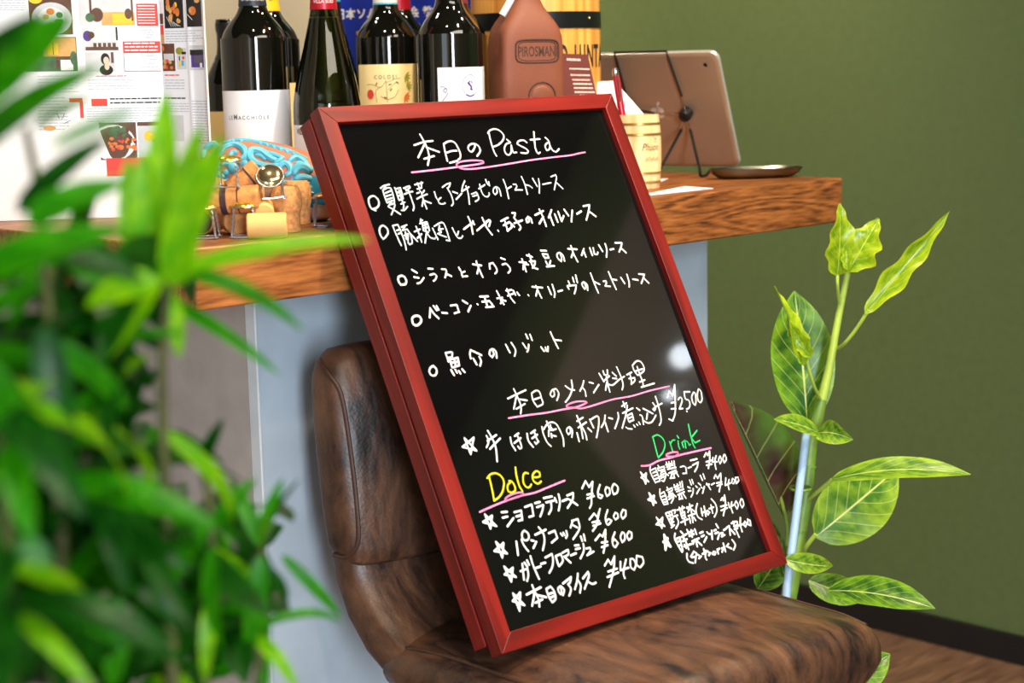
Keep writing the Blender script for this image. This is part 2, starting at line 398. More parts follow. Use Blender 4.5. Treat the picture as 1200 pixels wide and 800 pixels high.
M['card_ink'] = plain('pale_pink_print', srgb(232, 206, 198), 0.6, var=0.05)
M['cask'] = grain('pale_cask_wood', srgb(214, 170, 112), srgb(230, 194, 140), srgb(240, 208, 158), (120, 120, 8), 0.5, 4, 0.3, 0.08)
M['brass'] = plain('brass_hoop', srgb(176, 150, 84), 0.35, metal=0.7, var=0.08)
M['pen_red'] = plain('red_pen_barrel', srgb(176, 20, 44), 0.2, spec=0.6, var=0.04)
M['silver'] = plain('polished_silver', srgb(214, 214, 216), 0.18, metal=1.0, var=0.03)
M['alu'] = plain('champagne_aluminium', srgb(172, 146, 118), 0.38, metal=0.55, var=0.05, scale=6)
M['alu_edge'] = plain('bright_aluminium_edge', srgb(226, 222, 214), 0.25, metal=0.6, var=0.02)
M['black_rubber'] = plain('black_rubber', srgb(18, 18, 20), 0.35, var=0.1)
M['black_glass'] = plain('black_screen', srgb(8, 8, 10), 0.05, var=0.05)
M['pewter'] = plain('dark_pewter', srgb(120, 120, 112), 0.28, metal=1.0, var=0.08, scale=18)
M['cork'] = plain('cork_bark', srgb(192, 128, 68), 0.8, var=0.32, scale=110, bump=0.4, bscale=300)
M['cork_pale'] = plain('smooth_pale_cork', srgb(226, 178, 104), 0.7, var=0.08, scale=60, bump=0.1, bscale=300)
M['cork_speck'] = plain('pressed_cork', srgb(196, 136, 78), 0.85, var=0.34, scale=240, bump=0.4, bscale=300)
M['cork_stain'] = plain('wine_stained_cork', srgb(58, 34, 40), 0.8, var=0.25, scale=120)
M['wire'] = plain('galvanised_wire', srgb(196, 200, 204), 0.3, metal=0.9, var=0.08)
M['gold_cap'] = plain('gold_cap', srgb(236, 196, 80), 0.2, metal=0.85, var=0.15, scale=120)
M['pale_gold_cap'] = plain('pale_gold_cap', srgb(226, 208, 160), 0.14, metal=0.95, var=0.05)
M['bronze_cap'] = plain('bronze_cap', srgb(170, 120, 80), 0.35, metal=0.6, var=0.1)
M['turq'] = plain('turquoise_glaze', srgb(84, 168, 190), 0.4, var=0.12, scale=60, bump=0.1, bscale=200)
M['turq_deep'] = plain('deep_blue_glaze', srgb(40, 132, 168), 0.4, var=0.16, scale=50, bump=0.15, bscale=120)
M['terra'] = plain('bare_terracotta', srgb(176, 104, 78), 0.7, var=0.1, scale=60)
M['belly'] = plain('cream_glaze', srgb(196, 188, 178), 0.5, var=0.2, scale=70)
M['stake'] = plain('pale_blue_stake', srgb(166, 198, 230), 0.4, var=0.05)
M['stem'] = plain('green_stem', srgb(104, 140, 50), 0.45, var=0.2, scale=40)
M['stem_young'] = plain('young_green_stem', srgb(160, 186, 70), 0.45, var=0.1, scale=40)
M['cane'] = plain('brown_green_cane', srgb(70, 72, 26), 0.7, var=0.3, scale=60)
M['pot'] = plain('grey_pot', srgb(120, 116, 110), 0.6, var=0.1)
M['soil'] = plain('dark_soil', srgb(40, 30, 24), 0.95, var=0.4, scale=120, bump=0.6, bscale=150)
M['lamp_metal'] = plain('white_lamp_metal', srgb(210, 208, 204), 0.4, var=0.03)
M['window_wood'] = grain('window_frame_wood', srgb(60, 40, 26), srgb(84, 56, 36), srgb(104, 72, 46), (40, 4, 40), 0.5)
M['ficus'] = leafmat('ficus_leaf', srgb(40, 92, 28), srgb(122, 172, 36), srgb(204, 222, 130), 0.022, 8.0, 0.3, 0.25, 3.0, 0.32)
M['ficus_light'] = leafmat('ficus_light_leaf', srgb(72, 126, 30), srgb(158, 196, 48), srgb(220, 232, 140), 0.022, 7.0, 0.3, 0.3, 3.0, 0.32)
M['ficus_young'] = leafmat('ficus_young_leaf', srgb(116, 162, 22), srgb(190, 212, 40), srgb(206, 220, 90), 0.02, 7.0, 0.22, 0.35, 3.0, 0.25)
M['ficus_dry'] = leafmat('ficus_purple_brown_leaf', srgb(58, 30, 26), srgb(74, 112, 38), srgb(150, 160, 90), 0.02, 5.0, 0.6, 0.15, 1.1, 0.2)
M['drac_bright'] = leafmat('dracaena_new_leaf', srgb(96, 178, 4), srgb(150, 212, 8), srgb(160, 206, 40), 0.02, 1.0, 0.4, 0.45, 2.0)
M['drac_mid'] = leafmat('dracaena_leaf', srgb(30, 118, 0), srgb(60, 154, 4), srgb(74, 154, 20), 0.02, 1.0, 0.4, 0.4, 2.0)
M['drac_dark'] = leafmat('dracaena_shaded_leaf', srgb(8, 56, 3), srgb(20, 88, 8), srgb(34, 92, 22), 0.02, 1.0, 0.36, 0.3, 2.0)  # darker green carries the plant's inner shade in its colour
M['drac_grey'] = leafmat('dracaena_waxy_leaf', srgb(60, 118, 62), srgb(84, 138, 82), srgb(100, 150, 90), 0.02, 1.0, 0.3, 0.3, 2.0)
m_, t_, b_ = nt('warm_bulb_glow'); b_.inputs['Emission Color'].default_value = (1, 0.8, 0.5, 1); b_.inputs['Emission Strength'].default_value = 14; M['bulb'] = m_
m_, t_, b_ = nt('cool_globe_glow'); b_.inputs['Emission Color'].default_value = (.85, .93, 1, 1); b_.inputs['Emission Strength'].default_value = 17; M['globe'] = m_

# ------------------------------------------------------------------ the room
XW, YB, YF, XL, ZC = 2.93, 3.2, -3.0, -2.7, 2.45
b = MB(); b.box(XL - .1, XW + .1, YF - .1, YB + .1, -0.06, 0.0); struct(b.build('floor', M['floor'], smooth=False))
b = MB(); b.box(XL - .1, XW + .1, YF - .1, YB + .1, ZC, ZC + .06); struct(b.build('ceiling', M['dark_ceiling'], smooth=False))
b = MB(); b.box(XW, XW + .1, YF - .1, YB + .1, 0, ZC); struct(b.build('wall_right', M['green_wall'], smooth=False))
b = MB(); b.box(XL - .1, XW, YB, YB + .1, 0, ZC); struct(b.build('wall_back', M['beige_wall'], smooth=False))
b = MB()   # front wall with its window opening
b.box(XL - .1, -1.85, YF - .1, YF, 0, ZC); b.box(-1.15, XW, YF - .1, YF, 0, ZC); b.box(-1.85, -1.15, YF - .1, YF, 0, .5); b.box(-1.85, -1.15, YF - .1, YF, 2.4, ZC)
struct(b.build('wall_front', M['beige_wall'], smooth=False))
b = MB()
b.box(XL - .1, XL, YF, -1.45, 0, ZC); b.box(XL - .1, XL, .05, YB, 0, ZC); b.box(XL - .1, XL, -1.45, .05, 0, .8); b.box(XL - .1, XL, -1.45, .05, 2.3, ZC)
struct(b.build('wall_left', M['beige_wall'], smooth=False))
def window(name, x0, x1, z0, z1, along):
    f = MB(); t = .04
    def bx(u0, u1, z0_, z1_, d0=-.07, d1=-.02):
        if along == 'x': f.box(u0, u1, YF + d0, YF + d1, z0_, z1_)
        else: f.box(XL + d0, XL + d1, u0, u1, z0_, z1_)
    bx(x0, x0 + t, z0, z1); bx(x1 - t, x1, z0, z1); bx(x0 + t, x1 - t, z0, z0 + t); bx(x0 + t, x1 - t, z1 - t, z1)
    bx((x0 + x1) / 2 - .015, (x0 + x1) / 2 + .015, z0 + t, z1 - t)
    o = struct(f.build(name, M['window_wood'], smooth=False))
window('window_1', -1.85, -1.15, .5, 2.4, 'x')
window('window_2', -1.45, .05, .8, 2.3, 'y')  # unseen left window, added for the side fill light
b = MB(); b.box(2.918, XW, YF, YB, 0, .057); struct(b.build('baseboard_right', M['baseboard'], smooth=False, bevel=.002))
b = MB(); b.box(2.915, XW, -.62, .45, 1.5, 2.22); struct(b.build('reflection_panel_1', M['pale_panel'], smooth=False, bevel=.002))  # added unseen panel, sized for the pale reflection in the glossy board

# ------------------------------------------------------------------ the counter
b = MB(); b.box(0.88, 1.871, 1.271, 2.0, .944, 1.0)
wt = b.build('wooden_worktop', M['oak'], bevel=.0018)
tag(wt, 'thick brown oak slab worktop with bold grain carrying the bottles', 'countertop')
cb = thing('counter_base', 'grey metal-clad counter base under the oak worktop', 'counter', (1.396, 1.66, 0))
def child(mb, name, mat, parent, **k):
    o = mb.build(name, mat, parent, **k)
    o.matrix_parent_inverse = Matrix.Translation(-Vector(parent.location)) if parent.rotation_euler.z == 0 else parent.matrix_basis.inverted()
    return o
b = MB(); b.box(1.05, 1.745, 1.415, 1.90, 0.0, .944); child(b, 'carcass', M['end_grey'], cb, smooth=False)
b = MB(); b.box(1.039, 1.759, 1.400, 1.415, 0.0, .944); child(b, 'front_panel', M['steel_panel'], cb, smooth=False, bevel=.001, label='bluish grey metal front panel')
b = MB(); b.box(1.037, 1.05, 1.415, 1.91, 0.0, .944); child(b, 'end_panel', M['end_grey'], cb, smooth=False, label='matt warm grey end panel')
b = MB(); b.box(1.745, 1.757, 1.415, 1.91, 0.0, .944); child(b, 'end_panel', M['end_grey'], cb, smooth=False)
b = MB(); b.box(1.0365, 1.0395, 1.3985, 1.4145, 0.0, .944); child(b, 'corner_strip', M['edge_strip'], cb, smooth=False, bevel=.001, label='pale corner strip')

# ------------------------------------------------------------------ the stool
st = thing('bar_stool', 'brown distressed leather bar stool with low backrest, holding the menu board', 'stool', (1.203, 1.012, 0), math.radians(-5))
def ring(a, bb, e, fn, n=40): return [fn(x, y) for x, y in sup(a, bb, e, n)]
# seat cushion, sections along its depth
SEAT = [(-.122, .140, .012, .580), (-.1215, .160, .030, .580), (-.117, .176, .043, .5795), (-.107, .187, .051, .579), (-.092, .193, .0535, .579),
        (-.07, .196, .0545, .5785), (-.035, .1965, .055, .578), (0, .196, .0555, .578), (.06, .195, .055, .578), (.12, .194, .053, .577), (.17, .192, .047, .575), (.195, .188, .036, .573), (.205, .176, .02, .572)]
secs = []
SEAT = [(y, a * .972, h * .84, zc + .0084) for y, a, h, zc in SEAT]
for y, a, h, zc in SEAT:
    secs.append(ring(a, h, 3.6, lambda x, z, y=y, zc=zc: Vector((x * (1 + min(0, z) * 2.2), y + .012 * (1 - (x / .2) ** 2) * (-1 if y < -.08 else 0) - min(0, z) * (.35 if y < -.08 else 0), zc + z * (1 + .10 * (1 - (x / .2) ** 2) * (1 if z > 0 else 0)))), 56))
def seat_z(x, y):
    for p0, p1 in zip(SEAT, SEAT[1:]):
        if p0[0] <= y <= p1[0]:
            k = (y - p0[0]) / (p1[0] - p0[0]); a, h, zc = [p0[i] + (p1[i] - p0[i]) * k for i in (1, 2, 3)]
            return zc + h * max(0, 1 - min(1, abs(x) / a) ** 3.6) ** (1 / 3.6) * (1 + .10 * (1 - (x / .2) ** 2))
b = MB(); b.loft(secs[::-1]); seat = b.build('seat', M['leather'], st)
for s_ in (-1, 1):
    b = MB(); b.tube(catmull([(s_ * .173, y, seat_z(.173, y) + .0002) for y in (-.100, -.07, -.03, 0, .05, .1, .15, .18)], 5), .0022, 8); b.build('piping', M['thread'], seat)
# curved shell joining seat and back
secs = []
path = [(.262, .715), (.262, .69), (.256, .66), (.240, .632), (.215, .609), (.18, .592), (.13, .582)]
for i, (y, z) in enumerate(path):
    p0 = Vector(path[max(i - 1, 0)]); p1 = Vector(path[min(i + 1, len(path) - 1)]); t = (p1 - p0).normalized(); n_ = Vector((t.y, -t.x))
    secs.append(ring(.183, .030 if 0 < i < 6 else .024, 4.5, lambda x, q, y=y, z=z, n_=n_: Vector((x, y + n_.x * q, z + n_.y * q)), 48))
b = MB(); b.loft(secs[::-1]); b.build('back_shell', M['leather'], st)
BACK = [(z - .019, a, h) for z, a, h in [(.694, .165, .014), (.6955, .178, .026), (.701, .186, .033), (.715, .190, .0365), (.75, .1915, .038), (.80, .1915, .038), (.85, .1905, .037), (.876, .188, .035), (.892, .182, .030), (.902, .172, .022), (.905, .155, .012)]]
secs = []
def back_c(z): return .247 + (z - .68) * .13
for z, a, h in BACK:
    secs.append(ring(a, h, 4.2, lambda x, q, z=z: Vector((x, back_c(z) + q + .006 * (x / .19) ** 2, z)), 56))
b = MB(); b.loft(secs); bk = b.build('backrest', M['leather'], st)
def back_x(q, z):
    for p0, p1 in zip(BACK, BACK[1:]):
        if p0[0] <= z <= p1[0]:
            k = (z - p0[0]) / (p1[0] - p0[0]); a, h = [p0[i] + (p1[i] - p0[i]) * k for i in (1, 2)]
            return a * max(.3, 1 - min(1, abs(q) / h) ** 4.2) ** (1 / 4.2)
for s_ in (-1, 1):
    pts = [(.020, .876), (.002, .872), (-.014, .862), (-.0235, .845), (-.0265, .80), (-.0270, .74), (-.0245, .702), (-.010, .686), (.012, .684)]
    b = MB(); b.tube(catmull([(s_ * (back_x(q, z) + .0002), back_c(z) + q + .0055, z) for q, z in pts], 5), .0024, 8); b.build('piping', M['thread'], bk)
b = MB(); b.lathe([(.10, .518), (.10, .524), (.03, .526), (.03, .50), (.026, .40), (.026, .03), (.05, .024), (.18, .012), (.205, .004), (.205, 0)][::-1], 40); b.build('pedestal', M['chrome'], st)
b = MB(); b.tube([(.15 * math.cos(a), -.02 + .15 * math.sin(a), .22) for a in [2 * PI * k / 32 for k in range(32)]], .009, 10, close=True); b.tube([(0, -.17, .22), (0, -.02, .22)], .009, 10); b.build('footrest', M['chrome'], st)

# ------------------------------------------------------------------ the menu board
KB = .984; BS = .39 * KB; BH = 1.3883 * BS; BW = BS; FW = .0437 * BS; BT = .0156
RX = Vector((0.99735, -0.07226, 0.00526)); RY = Vector((0.02856, 0.45877, 0.88810)); RN = Vector((-0.06659, -0.88561, 0.45963))
RX.normalize(); RN.normalize(); RY = RN.cross(RX)
BC = EYE + (Vector((1.24373, 1.17297, 0.87701)) - EYE) * KB
bo = thing('menu_board', 'red framed black A-board menu written in white, pink, yellow and green marker', 'menu board')
bo.matrix_world = Matrix(((RX.x, RY.x, RN.x, BC.x), (RX.y, RY.y, RN.y, BC.y), (RX.z, RY.z, RN.z, BC.z), (0, 0, 0, 1)))
def rails(name, y0, y1, zf, zb, bev):
    X, xi = BW / 2, BW / 2 - FW
    quads = [([(-X, y0), (-xi, y0 + FW), (-xi, y1 - FW), (-X, y1)], 'red_wood'), ([(X, y0), (X, y1), (xi, y1 - FW), (xi, y0 + FW)], 'red_wood'),
             ([(-X, y1), (-xi, y1 - FW), (xi, y1 - FW), (X, y1)], 'red_wood_h'), ([(-X, y0), (X, y0), (xi, y0 + FW), (-xi, y0 + FW)], 'red_wood_h')]
    for q, m in quads:
        b = MB(); b.add([(x, y, zf) for x, y in q] + [(x, y, zb) for x, y in q], [(0, 1, 2, 3), (7, 6, 5, 4)] + [(i, i + 4, (i + 1) % 4 + 4, (i + 1) % 4) for i in range(4)])
        o = b.build(name, M[m], bo, smooth=False)
        bm = bmesh.new(); bm.from_mesh(o.data); bmesh.ops.recalc_face_normals(bm, faces=bm.faces); bm.to_mesh(o.data); bm.free()
        mo = o.modifiers.new('bevel', 'BEVEL'); mo.width = bev; mo.segments = 2
rails('frame_rail', -BH / 2, BH / 2, 0, -BT, .0007)
rails('back_frame_rail', -BH / 2 + .011, BH / 2 - .003, -.0190, -.0368, .0007)
b = MB(); b.box(-BW / 2 + FW - .002, BW / 2 - FW + .002, -BH / 2 + FW - .002, BH / 2 - FW + .002, -.011, -.006)
ws = b.build('writing_surface', M['board'], bo, smooth=False, label='black glossy writing surface')
b = MB(); b.box(-BW / 2 + FW - .002, BW / 2 - FW + .002, -BH / 2 + .011 + FW - .002, BH / 2 - FW - .001, -.030, -.026)
b.build('back_board', M['board_back'], bo, smooth=False)
for s_ in (-1, 1):
    b = MB(); b.tube([(s_ * .12 - .02, BH / 2 - .004, -.0176), (s_ * .12 + .02, BH / 2 - .004, -.0176)], .0022, 8); b.build('hinge', M['silver'], bo)
